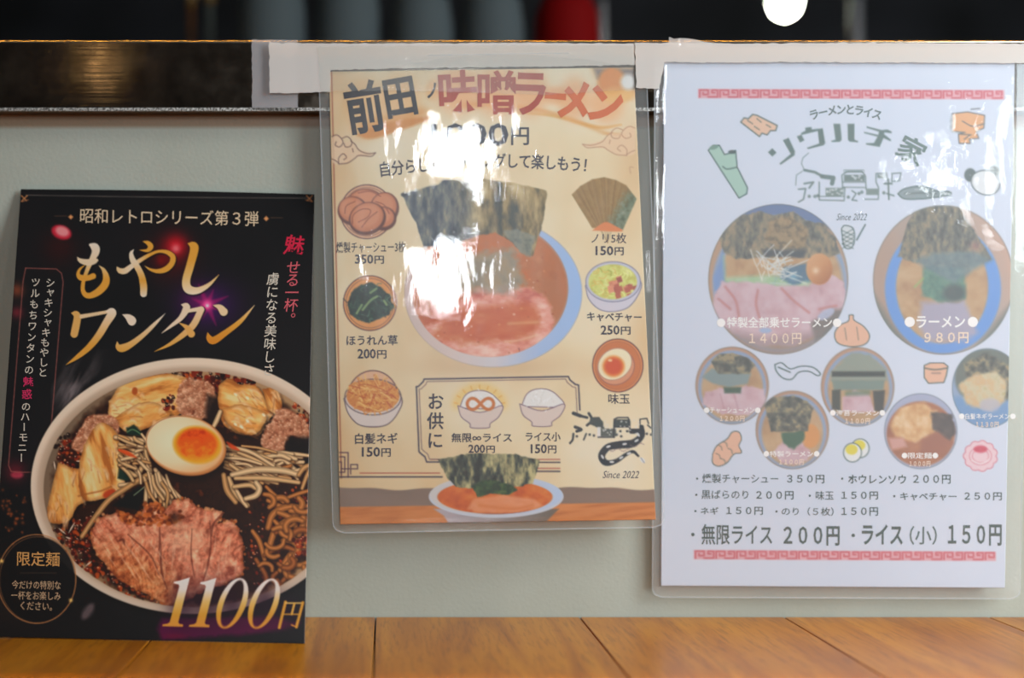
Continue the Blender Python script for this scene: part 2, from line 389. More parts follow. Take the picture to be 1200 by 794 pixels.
    oil([(290, 600), (362, 560), (362, 650), (300, 690), (285, 660)], 160, .8, 2.4); oil([(345, 470), (364, 480), (364, 540), (345, 520)], 70)
    for x, y, l, a in ((64, 545, 9, 80), (73, 622, 10, 40), (84, 618, 14, -60), (96, 628, 8, -70), (104, 660, 8, -40), (80, 630, 6, 20), (92, 540, 5, 0)):
        a = math.radians(a); c.line([(x-l/2*math.cos(a), y-l/2*math.sin(a), .6), (x, y, 1.8), (x+l/2*math.cos(a), y+l/2*math.sin(a), .6)], 0, (235, 222, 206), .9)
    def wonton(pts, cols, seed, ang=0, hi=8):
        a = math.radians(ang)
        def f(X, Y):
            u = X*math.cos(a)+Y*math.sin(a); v = -X*math.sin(a)+Y*math.cos(a)
            n = vnoise(u+10*vnoise(X, Y, 18, seed+3), v, 15, seed, 4, 2.6, .62); return mixn(stretch(n, .25, .75), *cols)
        p = smooth(pts+[pts[0]], 5)[:-1]
        c.poly(p+np.array([2, 3]), (20, 10, 8), .75, 3)
        sl, d = c.poly(p, f, 1, .8, 1.2, seed)
        c.comp(sl, np.clip(1+d/5, 0, 1)*np.clip(.5-d, 0, 1)*.45, (120, 62, 24))
        for x, y in scatter(p, hi, rng):
            b = rng.uniform(-.5, .5)+a; l = rng.uniform(4, 14)
            c.line([(x, y, .6), (x+l/2*math.cos(b), y+l/2*math.sin(b)-2, 3.6), (x+l*math.cos(b), y+l*math.sin(b)+2, .6)], 0, (252, 232, 194), .6, 1.5); c.line([(x-2, y-3, .6), (x+l*.6*math.cos(b), y-3+l*.6*math.sin(b), 2.4), (x+l*1.3*math.cos(b), y+l*math.sin(b), .5)], 0, (176, 110, 54), .35, 1.5)
            c.line([(x+2, y+4, .6), (x+2+l*math.cos(b+.3), y+4+l*math.sin(b+.3), 1.4)], 0, (150, 88, 40), .5, .9, sm=False)
    WC = ((176, 104, 44), (222, 156, 78), (238, 188, 110), (246, 214, 154))
    def mince(pts, n, seed):
        p = smooth(pts+[pts[0]], 4)[:-1]
        c.poly(p, lambda X, Y: mixn(stretch(vnoise(X, Y, 6, seed, 4), .25, .75), (120, 66, 44), (176, 112, 82), (206, 150, 118), (228, 186, 156)), .97, 1.3, 2, seed)
        for x, y in scatter(p, int(n*1.3), rng):
            q = rng.uniform(1.2, 3.6); b = rng.uniform(-14, 20)
            c.ell(x+.8, y+1.2, q, q*.8, (120, 66, 42), .35, 1, rng.uniform(0, 90)); c.ell(x, y, q*.9, q*.7, (208+b, 150+b, 116+b), .5, 1, rng.uniform(0, 90)); c.ell(x-q*.3, y-q*.3, q*.35, q*.25, (236, 204, 180), .6, .6)
    def strand(pts, w_, k=0, a=1):
        base = [(206, 170, 120), (216, 186, 142), (192, 146, 92), (176, 110, 52), (150, 84, 36)][k]
        q = [(x, y, w_*(.82 if i in (0, len(pts)-1) else 1)) for i, (x, y) in enumerate(pts)]
        c.line([(x+.6, y+1.2, z+1.0) for x, y, z in q], 0, (60, 30, 14), .55, 1)
        c.line(q, 0, base, a, .6, tube=(tuple(min(255, v+34) for v in base), tuple(v*.62 for v in base)))
    wonton([(128, 470), (150, 442), (200, 438), (225, 450), (215, 482), (190, 492), (150, 500), (128, 490)], WC, 31, -12, 16)
    wonton([(132, 490), (170, 470), (200, 484), (176, 500), (150, 506)], WC, 37, -20, 8)
    c.ell(158, 458, 3.4, 4.5, (176, 84, 34), 1, 1); oil([(190, 468), (204, 460), (206, 478), (192, 480)], 26, 1, 3)
    mince([(92, 505), (104, 488), (128, 486), (140, 500), (130, 520), (108, 530), (84, 525)], 90, 3)
    wonton([(68, 542), (86, 548), (100, 552), (104, 570), (112, 582), (92, 592), (78, 612), (56, 608), (60, 575)], WC, 43, 80, 12)
    wonton([(98, 522), (116, 496), (134, 504), (144, 536), (144, 572), (120, 584), (98, 584), (92, 556)], WC, 41, 75, 16)
    c.line([(92, 581), (104, 578), (118, 575), (130, 570)], 2, (150, 84, 34), .7, 1); c.ell(128, 578, 8, 4.5, (180, 56, 20), .9, 1.6, -25)
    mince([(206, 470), (214, 446), (240, 446), (252, 458), (246, 478), (236, 492), (214, 488)], 100, 6)
    c.poly([(243, 462), (256, 466), (258, 490), (246, 498), (240, 484)], (30, 20, 16), .85, 3)
    wonton([(256, 452), (268, 443), (280, 450), (300, 452), (312, 470), (322, 480), (312, 496), (302, 510), (280, 508), (262, 496), (256, 476)], WC, 47, 20, 14)
    wonton([(260, 478), (285, 474), (312, 486), (300, 508), (280, 506), (264, 492)], WC[1:], 51, 12, 8)
    for x, y in ((276, 497), (283, 500), (290, 493), (309, 486), (276, 462), (290, 466)): c.ell(x, y, 2.4, 1.5, (252, 236, 206), .9, .9, 40)
    wonton([(308, 456), (322, 454), (330, 470), (326, 484), (314, 478)], WC, 53, 60, 5)
    mince([(306, 515), (318, 492), (330, 478), (346, 484), (360, 496), (362, 515), (340, 510), (330, 530), (312, 534)], 110, 8)
    c.poly([(338, 512), (364, 512), (364, 556), (340, 548), (332, 534)], (20, 14, 13), .95, 3)
    # sprouts and leaves
    for x, y, ra in ((157, 505, 0), (148, 552, 1), (162, 576, 2)):
        c.poly([(x-9, y-4), (x, y-7), (x+9, y+1), (x+11, y+7), (x+2, y+5), (x-8, y+4)] if ra == 0 else [(x-9, y-10), (x, y-14), (x+6, y), (x+10, y+6), (x, y+12), (x-10, y+8)] if ra == 1 else [(x-14, y+3), (x+2, y-8), (x+8, y-2), (x, y+22), (x-30, y+16)], (18, 44, 36) if ra < 2 else (14, 16, 17), .95, 1.2, 1, 3)
    c.line([(149, 506), (156, 503), (166, 509)], 1.3, (104, 150, 104), .8); c.line([(147, 545), (150, 554)], 1.6, (110, 156, 120), .8); c.line([(157, 580), (172, 568)], 1.2, (140, 170, 140), .8)
    for pts, w_, k in (([(135, 512), (152, 514), (170, 516)], 6, 1), ([(140, 520), (158, 528), (172, 540)], 5, 0), ([(148, 536), (162, 534), (168, 542), (160, 556), (150, 552)], 6, 0),
                       ([(166, 520), (172, 535), (176, 552)], 6, 1), ([(140, 568), (158, 566), (172, 560)], 5, 1), ([(172, 556), (150, 570), (128, 585), (112, 605), (96, 628)], 6.5, 2),
                       ([(176, 560), (188, 575), (206, 590)], 6, 0), ([(182, 550), (196, 568), (212, 584)], 6, 1), ([(172, 566), (171, 582), (170, 596)], 5, 1), ([(186, 582), (192, 590), (196, 600)], 4, 0)): strand(pts, w_, k)
    for k in range(30):
        x0 = r.uniform(138, 172); y0 = r.uniform(508, 548); a = r.uniform(-.6, 1.5); l = r.uniform(12, 26)
        strand([(x0, y0), (x0+l*.5*math.cos(a)+r.uniform(-3, 3), y0+l*.5*math.sin(a)), (x0+l*math.cos(a), y0+l*math.sin(a))], r.uniform(3.2, 5), r.choice((0, 1, 1, 2)))
    for k in range(12):
        x0 = r.uniform(168, 200); y0 = r.uniform(552, 566); strand([(x0, y0), (x0+r.uniform(2, 8), y0+12), (x0+r.uniform(4, 18), y0+r.uniform(20, 30))], r.uniform(3.6, 5.4), r.choice((0, 1, 2)))
    c.line([(140, 527, 3), (150, 531, 5), (160, 536, 1)], 0, (214, 78, 26), .95, 1)
    for k in range(44):
        x0 = r.uniform(262, 332); y0 = r.uniform(528, 548); strand([(x0, y0), (x0+r.uniform(10, 20), y0+r.uniform(-3, 8)), (x0+r.uniform(24, 34), y0+r.uniform(-2, 14))], r.uniform(4, 6), r.choice((1, 2, 3)))
    for k in range(34):
        x0 = r.uniform(262, 285); y0 = r.uniform(522, 548); x1 = x0+r.uniform(28, 60); y1 = y0+r.uniform(4, 28)
        strand([(x0, y0), ((x0+x1)/2, (y0+y1)/2-r.uniform(-2, 5)), (x1, min(y1, 566))], r.uniform(3.2, 5.4), r.choice((0, 0, 1, 2)))
    for pts, w_, k in (([(272, 556), (300, 550), (330, 551), (350, 556)], 7.5, 1), ([(276, 560), (312, 560), (350, 565)], 6, 0), ([(350, 556), (356, 548), (364, 544)], 6, 2), ([(354, 572), (360, 556), (366, 546)], 5, 2),
                       ([(258, 478+4), (254, 492), (250, 500)], 6, 1), ([(268, 560), (276, 578), (290, 592)], 7, 0), ([(276, 572), (284, 586), (289, 593)], 5, 1),
                       ([(274, 570), (292, 568), (300, 572)], 6, 0), ([(300, 565), (304, 572), (300, 580), (288, 584)], 7, 1), ([(262, 556), (266, 574), (276, 588)], 7, 2),
                       ([(312, 570), (322, 580), (332, 588)], 5, 3), ([(334, 584), (350, 578), (364, 574)], 5, 3), ([(314, 586), (334, 594), (364, 592)], 6, 3),
                       ([(314, 618), (320, 602), (336, 594), (350, 596), (356, 610), (350, 626)], 8, 3), ([(350, 600), (336, 610), (322, 622), (314, 646)], 8, 3), ([(326, 600), (340, 606), (346, 616)], 7, 3),
                       ([(296, 622), (304, 634), (310, 655)], 6, 3), ([(362, 606), (356, 640), (340, 650), (328, 668)], 7, 3), ([(310, 650), (330, 640), (350, 646)], 6, 4), ([(336, 628), (352, 636), (362, 652)], 6, 3), ([(300, 655), (312, 676), (306, 690)], 6, 4), ([(326, 660), (338, 670), (330, 682)], 6, 4)): strand(pts, w_, k)
    for k in range(20):
        x0 = r.uniform(300, 356); y0 = r.uniform(584, 684); a = r.uniform(0, 6.28); q = r.uniform(8, 15); strand([(x0+q*math.cos(a+t), y0+q*.8*math.sin(a+t)) for t in (0, .7, 1.4, 2.1, 2.8)], r.uniform(5, 7.5), r.choice((3, 3, 4)))
    c.line([(266, 518, 2), (272, 523, 5), (280, 527, 1.5)], 0, (206, 70, 26), .95, 1); oil([(344, 632), (362, 628), (362, 650), (346, 652)], 40, 1, 3.5)
    # roast pork
    M = [(108, 640), (106, 622), (116, 606), (138, 600), (150, 606), (166, 604), (170, 590), (182, 592), (190, 600), (204, 586), (222, 584), (232, 594), (246, 596), (262, 600), (256, 612), (272, 608), (280, 620), (286, 640), (285, 672), (270, 682), (244, 690), (215, 704), (196, 712), (182, 702), (160, 690), (140, 680), (122, 660)]
    c.poly(M, (16, 8, 6), .8, 5)
    def meat(X, Y):
        wv = vnoise(X, Y, 26, 61, 2)
        u = X+(Y-600)*(.12-.8*stretch(-X-wv*30, -210, -165))+wv*26
        n = .46*vnoise(u, Y, 6, 62, 4, .8, 3.6)+.54*vnoise(X+Y*.3, Y, 5.5, 68, 5); n2 = vnoise(X, Y, 40, 63, 2); cr = vnoise(X, Y, 4, 66, 3)
        a = mixn(stretch(n, .28, .72), (150, 74, 54), (204, 122, 94), (222, 150, 122), (240, 190, 158))
        b = mixn(stretch(n, .28, .72), (122, 56, 28), (180, 98, 54), (206, 134, 84), (222, 168, 120))
        k = np.clip(stretch(-(X-178)+(Y-650)*.9, -30, 30)*stretch(Y, 620, 670)+n2*.2, 0, 1)[..., None]
        out = a*(1-k)+b*k; h = np.exp(-(((X-215)/22)**2+((Y-632)/16)**2))[..., None]*.45
        out = out*(1-h)+np.array((240, 206, 176))*h; return out*(.86+.32*cr[..., None])
    sl, d = c.poly(M, meat, 1, .8, 2.2, 60, ws=5)
    c.comp(sl, np.clip(1+d/4, 0, 1)*np.clip(.5-d, 0, 1)*.6, (112, 48, 20))
    for pts in ([(187, 618, 1), (188, 650, 3), (190, 672, 2), (196, 690, .6)], [(246, 610, .8), (247, 640, 1.6), (242, 668, 1.8), (238, 680, .6)], [(262, 600, 1), (250, 614, 2.4), (248, 628, 1)], [(150, 626, 1), (176, 650, 1.4), (186, 672, .8)], [(225, 620, .5), (224, 650, 1.3), (228, 676, .5)], [(138, 634, 1), (144, 632, 3.4), (146, 638, 1)]):
        c.line(pts, 0, (84, 30, 20), .75, 1)
    for k in range(26):
        x = r.uniform(118, 280); y = r.uniform(625, 668); s_ = -.7 if x < 185 else .1
        c.line([(x, y, .5), (x-s_*8, y+9, 1.5), (x-s_*18, y+18, .4)], 0, (240, 200, 172), .45, .8)
    CR = [(134, 600), (150, 602), (166, 600), (170, 588), (186, 590), (198, 604), (212, 598), (216, 606), (196, 616), (170, 616), (150, 614)]
    for x, y in scatter(CR, 150, rng):
        q = rng.uniform(1, 3.4); c.ell(x, y, q, q*.8, [(140, 62, 20), (184, 92, 36), (92, 34, 12), (206, 116, 56)][rng.integers(4)], .85, .9)
    c.glow(205, 606, 7, (44, 20, 12), .8)
    for k in range(90):
        i = r.randrange(len(M)); a_ = M[i]; b_ = M[(i+1) % len(M)]; t = r.random(); x = a_[0]+(b_[0]-a_[0])*t; y = a_[1]+(b_[1]-a_[1])*t
        q = r.uniform(.8, 2.4); c.ell(x+r.uniform(-2, 2), y+r.uniform(-2, 2), q, q, r.choice(((190, 104, 46), (128, 60, 24), (222, 160, 110))), .8, .8)
    # egg
    c.ell(222, 530, 46, 34, (20, 12, 9), .7, 5, 6)
    c.ell(218, 522, 47.5, 34.5, (198, 134, 78), 1, .8, 12); c.ell(216.5, 520.5, 46, 32.5, lambda X, Y: mixn(stretch(np.hypot((X-206)/52, (Y-516)/38), .2, 1.15), (250, 232, 202), (244, 220, 184), (226, 180, 128)), 1, 1.6, 12)
    c.ring(218, 522, 47, 34, 1, (150, 92, 50), .6, 12)
    c.ell(231, 521, 28.5, 22, (244, 168, 40), 1, 2, 8)
    c.ell(231, 520, 23.5, 18, lambda X, Y: mixn(stretch(vnoise(X, Y, 7, 71, 3)*.6+(Y-500)/60, .2, .95), (196, 48, 8), (226, 84, 14), (222, 94, 18), (244, 140, 30)), 1, 2.5, 3)
    c.clip = None
    # magenta brush, dark halo, price digits
    c.poly([(184, 738), (190, 724), (320, 722), (352, 730), (330, 738), (280, 744), (190, 749)], (96, 0, 70), .85, 3, 2, 5); c.glow(205, 745, 14, (120, 0, 50), .6, 4)
    for x, y, s_ in ((214, 708, 26), (244, 708, 24), (272, 706, 24), (310, 706, 24), (340, 718, 16)): c.glow(x, y, s_*.75, (34, 8, 34), .72, s_*1.1)
    G7 = lambda x, y: (180+x/6.486, 660+y/6.486)
    GG = grad(676, 735, (236, 232, 238), (232, 226, 226), (222, 190, 110), (212, 158, 52), (216, 150, 60))
    one = [(155, 138), (198, 130), (250, 113), (276, 105), (188, 445), (196, 458), (224, 462), (222, 480), (66, 476), (70, 462), (105, 456), (122, 446), (196, 172), (190, 158), (153, 150)]
    for dx, dy in ((0, 0), (201, 4)): c.poly([G7(x+dx, y+dy) for x, y in one], GG, 1, .5)
    for cx_, cy_, ra, rb in ((598, 302, 108, 192), (839, 305, 108, 191)):
        sl = c.win(*G7(cx_-150, cy_-220), *G7(cx_+150, cy_+220)); X, Y = (c.X[sl]-G7(cx_, 0)[0])*6.486, (c.Y[sl]-G7(0, cy_)[1])*6.486
        def q(a, b, k): return (np.sqrt(((X+k*Y)/a)**2+(Y/b)**2)-1)*min(a, b)
        o_ = q(ra, rb, .3); i_ = q(ra*.60, rb*.915, .33)
        c.comp(sl, np.clip(.5-o_/7, 0, 1)*np.clip(.5+i_/7, 0, 1), GG)
    for pts, w_ in (([(1003, 292), (955, 486)], 3.4), ([(1003, 300), (1135, 300)], 1.6), ([(1135, 296), (1085, 482)], 3.2), ([(1090, 482), (1048, 466)], 1.6), ([(1070, 305), (1050, 385)], 2.6), ([(980, 385), (1112, 385)], 1.4)):
        c.line([G7(*p) for p in pts], w_, GG(np.array([[0.]]), np.array([[G7(*pts[0])[1]*.4+G7(*pts[1])[1]*.6]]))[0, 0], 1, .5, sm=False)
    # round badge
    c.ell(43, 678, 45, 50, (14, 14, 16), .93, 1.2); c.ring(43, 678, 46, 52, 1.1, (190, 130, 80), .9); c.ring(44, 679, 44.5, 50.5, .7, (150, 104, 66), .8)
    for x, y in ((2, 657), (83, 703)): c.glow(x, y, 2.2, (255, 210, 120), 1)
    c.line([(24, 671), (66, 671)], .6, (90, 76, 60), .8); c.ell(103, 716, 11, 5, (150, 130, 140), .55, 3, -55)
    # brushed title
    B = lambda pts: [(180+x/5.29, 270+y/5.29, w_/5.29) for x, y, w_ in pts]
    A_ = lambda pts: [(80+x/9.927, 270+y/9.927, w_/9.927) for x, y, w_ in pts]
    C_ = lambda pts: [(70+x/8.823, 340+y/8.823, w_/8.823) for x, y, w_ in pts]
    W_, G_ = (224, 218, 208), (214, 158, 62)
    T = [(A_([(256, 165, 30), (310, 195, 95), (318, 250, 90), (285, 320, 70), (245, 400, 55), (205, 500, 45), (175, 600, 45), (170, 690, 50), (200, 745, 62), (260, 755, 70), (350, 710, 85), (425, 630, 90), (442, 550, 78), (412, 460, 45), (358, 408, 6)]), grad(285, 348, W_, (222, 206, 176), G_, G_), (grad(310, 348, (226, 212, 190), G_))),
         (A_([(104, 308, 6), (140, 348, 50), (220, 370, 75), (290, 358, 72), (330, 345, 40)]), (222, 206, 178), 0), (A_([(195, 400, 6), (135, 450, 30), (115, 510, 45), (150, 548, 70), (230, 550, 66), (290, 530, 68)]), G_, 0),
         ([(137.4, 313.3, 2), (140.4, 317, 6), (146.5, 317.3, 7), (153.5, 312.3, 6), (163.6, 305.3, 5), (175.7, 298.2, 4), (186, 294.4, 3.4), (196, 295.5, 5), (202.5, 301, 6.4), (201, 309, 6.6), (194, 315.5, 6.6), (184.7, 317.6, 5), (176, 315.5, 3), (169.6, 311.5, .6)], lambda X, Y: mixn(stretch(X, 138, 176), (222, 196, 150), (226, 214, 196), G_), 0),
         ([(167.6, 282.8, .8), (173.5, 284.6, 5), (176.6, 289, 6.5), (172.6, 293.3, 4), (163.6, 292.9, .6)], G_, 0),
         ([(156.8, 292, .5), (153.8, 297, 4.5), (155.8, 305, 7), (160.6, 312.3, 7.2), (165.6, 322.4, 7.6), (168.2, 334.5, 8.5), (168.2, 344, 8)], grad(290, 348, W_, (224, 208, 180), G_, W_), 0),
         (B([(214, 80, 5), (248, 95, 50), (250, 130, 52), (226, 220, 50), (202, 310, 50), (215, 362, 55), (270, 372, 42), (340, 338, 25), (405, 275, 3)]), grad(284, 345, G_, G_, (220, 186, 120), (232, 220, 200)), 0),
         (C_([(122, 235, 8), (168, 245, 65), (182, 285, 76), (165, 380, 80), (150, 452, 78)]), (216, 172, 100), 0), (C_([(225, 270, 45), (340, 250, 38), (480, 225, 35)]), (224, 200, 162), 0),
         (C_([(485, 218, 20), (535, 222, 80), (535, 250, 90), (485, 330, 80), (400, 470, 75), (300, 590, 65), (180, 690, 45), (62, 772, 3)]), grad(360, 427, (230, 222, 212), (222, 190, 140), G_, G_), 0),
         (C_([(648, 250, 5), (705, 275, 60), (742, 310, 92), (745, 325, 80)]), (228, 216, 200), 0), (C_([(595, 532, 8), (602, 580, 50), (645, 598, 82), (740, 555, 65), (870, 455, 50), (980, 350, 38), (1092, 238, 4)]), grad(368, 415, W_, (222, 190, 140), G_), 0),
         (B([(172, 458, 5), (205, 475, 45), (170, 540, 32), (110, 590, 20), (50, 636, 3)]), (228, 210, 188), 0), (B([(205, 500, 22), (260, 490, 25), (295, 488, 36)]), (228, 210, 184), 0),
         (B([(295, 490, 40), (250, 580, 42), (190, 640, 36), (100, 705, 22), (5, 750, 3)]), grad(362, 412, (228, 208, 180), (220, 180, 120), G_), 0), (B([(160, 573, 5), (205, 600, 30), (234, 640, 46)]), (218, 170, 96), 0),
         (B([(370, 463, 4), (410, 475, 35), (434, 503, 52)]), (228, 204, 168), 0), (B([(335, 633, 5), (346, 668, 38), (375, 680, 46), (450, 630, 36), (540, 560, 28), (626, 463, 3)]), grad(357, 402, (226, 200, 160), G_, (206, 134, 40)), 0)]
    for pts, col, _ in T: c.line([(x+.6, y+.8, z+1.2) for x, y, z in pts], 0, (6, 14, 20), .8, 1)
    for pts, col, _ in T: c.line(pts, 0, col, 1, .45)
    return c

# ------------------------------------------------------------------ print 2: laminated topping menu
def paint2():
    c = Canvas(383, 76, 773, 617, 1.2, (232, 200, 158)); r = random.Random(5); q2 = np.random.default_rng(4)
    NV = (46, 40, 58)
    c.tex((slice(None), slice(None)), np.full(c.X.shape, -9.0), lambda X, Y: mixn(stretch(vnoise(X, Y, 90, 11, 3)+.25*stretch(Y, 80, 560)-.15*stretch(X, 400, 640), .25, .95), (240, 224, 192), (238, 216, 174), (230, 196, 146)))
    for x, y in ((388, 90), (392, 200), (396, 520), (744, 190), (762, 400)): c.glow(x, y, 26, (214, 158, 96), .45, 60)
    # lower strip: wall and table of the cover photograph
    tear = lambda x: 572+1.4*math.sin(x/23)+.8*math.sin(x/9)
    top = [(x, tear(x)) for x in range(380, 780, 6)]
    c.poly(top+[(780, 620), (380, 620)], lambda X, Y: mixn(vnoise(X, Y, 40, 3, 2, 3, .6), (128, 104, 88), (146, 122, 106)), 1, .8)
    c.poly([(380, 594), (780, 588), (780, 620), (380, 620)], lambda X, Y: mixn(vnoise(X, Y+X*.12, 7, 8, 3, 5, .6), (186, 100, 40), (214, 128, 62), (224, 142, 78)), 1, 1)
    # red and dark side rules, corner fret
    c.line([(388.5, 84), (400, 560)], 1.4, (150, 62, 40), .8, sm=False); c.line([(744, 80), (768, 560)], 1.4, (176, 76, 52), .75, sm=False)
    c.line([(422, 554), (515, 554)], 1.3, (176, 70, 52), .9, sm=False); c.line([(398, 558.5), (518, 558.5)], 1.6, NV, .95, sm=False)
    for y, k in ((548.5, 1), (538, 1)): c.line([(630, y-9), (660, y-9)] if 0 else [(628, y), (656, y)], 1.2, (176, 80, 66), .9, sm=False); c.line([(628, y+3.5), (656, y+3.5)], 1.6, NV, .9, sm=False)
    c.line([(505, 538), (516, 538)], 1, (176, 80, 66), .9)
    for pts in ([(398, 530), (408, 530), (408, 559)], [(398, 535), (404, 535), (404, 553), (398, 553)], [(400, 549), (419, 549), (419, 544), (411, 544), (411, 555)], [(398, 541), (400, 541), (400, 556)]): c.line(pts, 1.3, (74, 44, 60), .95, sm=False)
    # title halo and underline
    for k in range(60):
        t = k/59; x = 425+t*300; y = 152-30*math.sin(math.pi*min(1, t*1.05))+(t > .8)*(t-.8)*30
        w_ = 13*(1-t)**2+3
        if t < .25 or t > .38: c.glow(x, y, 6+w_*.2, (222, 142, 58), .35, w_*.6)
    c.line([(420, 158, 2), (436, 156, 13), (470, 146, 12), (500, 139, 5)], 0, (214, 130, 50), .85, 2)
    c.line([(600, 131, 1), (650, 136, 3), (700, 149, 4), (728, 146, 1)], 0, (226, 160, 70), .7, 1.5)
    for x, y, w_, h_ in ((427, 125, 25, 36), (469, 115, 24, 30), (506, 106, 8, 12)): c.glow(x, y, w_, (236, 170, 100), .55, h_, 4)
    for x, y, w_, h_ in ((537, 107, 27, 28), (582, 108, 26, 30), (621, 109, 23, 28), (651, 112, 16, 11), (673, 116, 20, 26), (710, 122, 22, 24)): c.glow(x, y, w_, (240, 170, 110), .75, h_, 4)
    # top right corner photograph of an egg
    c.poly([(692, 76), (770, 76), (770, 118), (748, 116), (726, 112), (704, 104)], (226, 170, 110), .8, 6, 3, 3)
    c.poly([(696, 80), (745, 80), (745, 104), (720, 98), (700, 92)], (120, 112, 112), .9, 3)
    c.ell(717, 96, 16, 17, (230, 142, 58), 1, 3); c.ell(722, 112, 20, 9, (238, 184, 110), .8, 4); c.ell(736, 96, 9, 9, (236, 234, 230), 1, 3)
    # clouds
    BR = (96, 56, 48)
    def cloud(fx, fy, s_, col):
        f = lambda pts: [(fx+x*s_, fy+y) for x, y in pts]
        c.poly(f([(0, 2), (8, 0), (14, 8), (24, 8), (28, 14), (38, 19), (50, 22), (40, 25), (28, 26), (20, 32), (8, 34), (0, 30)]), (238, 200, 160), .8, 1, sm=True)
        for pts in ([(0, 2), (5, 0), (10, 3), (13, 9), (9, 14), (4, 12), (5, 8)], [(12, 4), (18, 2), (23, 7), (22, 13), (16, 14), (14, 10)], [(22, 7), (27, 11), (32, 18), (42, 22), (51, 21)], [(51, 21), (46, 25), (32, 24), (26, 28), (18, 33), (8, 34)], [(8, 34), (8, 27), (13, 22), (17, 26), (14, 29)], [(24, 16), (25, 20)], [(0, 28), (4, 30), (8, 33)]): c.line(f(pts), 1.0, col, .9, .5)
    cloud(389, 158, 1, BR); cloud(744, 148, -1.2, (190, 140, 110))
    c.line([(742, 196), (738, 196), (739, 203)], 1, (190, 140, 110), .7)
    # roast pork plate
    def disc(cx, cy, ra, rb, fill): c.ell(cx, cy, ra, rb, fill); c.ring(cx, cy, ra, rb, 1.2, (92, 50, 50)); c.ring(cx, cy, ra-3, rb-3, .8, (120, 70, 60), .8)
    disc(430, 248, 31, 31.5, (232, 176, 132))
    for cx_, cy_, ra, rb, an in ((428, 236, 20, 15, 0), (413, 246, 17, 16, 20), (450, 243, 16, 18, 10), (449, 255, 14, 13, 0), (430, 255, 21, 18, -20)):
        c.ell(cx_+.5, cy_+1, ra+1, rb+1, (98, 42, 28), 1, .8, an); c.ell(cx_, cy_-.6, ra-1.2, rb-1.4, (206, 122, 78), 1, 1, an); c.ell(cx_-1, cy_-2, ra-4, rb-5, (220, 142, 98), .9, 2, an)
    for pts in ([(413, 262), (414, 252), (424, 245), (434, 246), (431, 254), (420, 260)], [(424, 266), (432, 256), (442, 248)], [(404, 250), (406, 241), (416, 236)], [(440, 236), (450, 240), (456, 250)], [(420, 226), (434, 224), (446, 230)]): c.line(pts, 1.0, (140, 66, 44), .9, .5)
    # spinach plate
    disc(433.5, 355, 31, 32, (232, 156, 84))
    G = [(406, 357), (412, 342), (424, 333), (436, 331), (446, 337), (456, 345), (461, 358), (455, 368), (443, 374), (432, 379), (420, 374), (410, 368)]
    c.poly(G, lambda X, Y: mixn(vnoise(X, Y, 5, 4, 3), (16, 30, 28), (26, 52, 44), (44, 78, 58)), 1, .8, 2, 6)
    for k in range(26):
        x, y = scatter(G, 1, q2)[0]; a = r.uniform(0, 6.28); l = r.uniform(3, 7); c.line([(x, y), (x+l*math.cos(a), y+l*math.sin(a)), (x+l*math.cos(a+.8)*1.5, y+l*math.sin(a+.8)*1.5)], 1.1, r.choice(((70, 106, 80), (12, 24, 24), (120, 150, 120))), .7)
    for pts in ([(418, 367), (424, 357)], [(425, 363), (434, 352), (442, 347)], [(434, 343), (441, 338)], [(450, 352), (453, 357)]): c.line(pts, 2.6, (138, 164, 104), .9)
    # shredded leek bowl
    c.ell(437, 467, 30, 33, (232, 180, 140)); c.ring(437, 467, 30, 33, 1.2, (92, 50, 50))
    c.poly([(403, 467), (408, 484), (420, 497), (437, 500), (454, 497), (466, 484), (471, 467), (455, 450), (420, 450)], (226, 208, 196), 1, .8, sm=True, edge=((74, 52, 62), 1))
    c.ell(437, 464, 31, 19, (214, 128, 52)); c.ring(437, 465, 33, 21, 1.1, (74, 52, 62), .9)
    c.inside(437, 462, 31, 25)
    for k in range(150):
        a = r.uniform(0, 3.14); x = r.gauss(437, 12); y = r.gauss(462, 8); l = r.uniform(6, 17); cv = r.uniform(-4, 4)
        c.line([(x-l*math.cos(a), y-l*.8*math.sin(a)), (x+cv, y+cv), (x+l*math.cos(a), y+l*.8*math.sin(a))], r.uniform(.9, 1.7), r.choice(((232, 162, 74), (196, 92, 30), (246, 196, 112), (222, 138, 54))), .9, .4)
    c.clip = None
    # seaweed fan
    F_ = [(670, 228), (676, 222), (680, 218), (694, 210), (708, 207.5), (722, 211), (734, 217), (746, 233), (730, 269), (694, 267)]
    def fan(X, Y):
        a = np.arctan2(X-712, 285-Y); n = vnoise(X, Y, 5, 9, 4); s_ = (a*9) % 1.0
        base = mixn(np.clip(.5+.25*(s_-.5)+.3*(n-.5), 0, 1), (120, 88, 44), (160, 124, 70), (182, 148, 94))
        k = stretch(X+(Y-235)*.6+(n-.5)*22, 722, 738)[..., None]; k2 = stretch(Y, 262, 285)[..., None]
        return base*(1-k)+mixn(n, (48, 62, 44), (110, 120, 90), (160, 168, 150))*k-k2*20
    c.poly(F_, fan, 1, .8)
    for i in range(1, 9): c.line([(712, 284), (F_[i][0], F_[i][1])], .6, (118, 88, 50), .5, .6, sm=False) if i < 7 else 0
    c.poly([(694, 270), (703, 263), (711, 260), (720, 264), (729, 271)], (226, 132, 74), 1, .8, sm=True)
    # cabbage bowl
    GY = (120, 116, 140)
    c.poly([(686, 335), (690, 350), (702, 362), (718, 365), (736, 360), (748, 345), (751, 330), (735, 318), (700, 318)], (214, 206, 214), 1, .8, sm=True, edge=(GY, 1))
    c.ell(718.5, 330, 32, 23.5, (198, 196, 208)); c.ring(718.5, 330, 32, 23.5, 1, GY, .9); c.ell(718, 330, 28.5, 20.5, lambda X, Y: mixn(vnoise(X, Y, 5, 14, 3), (190, 176, 80), (214, 214, 112), (236, 232, 160)), 1, .8)
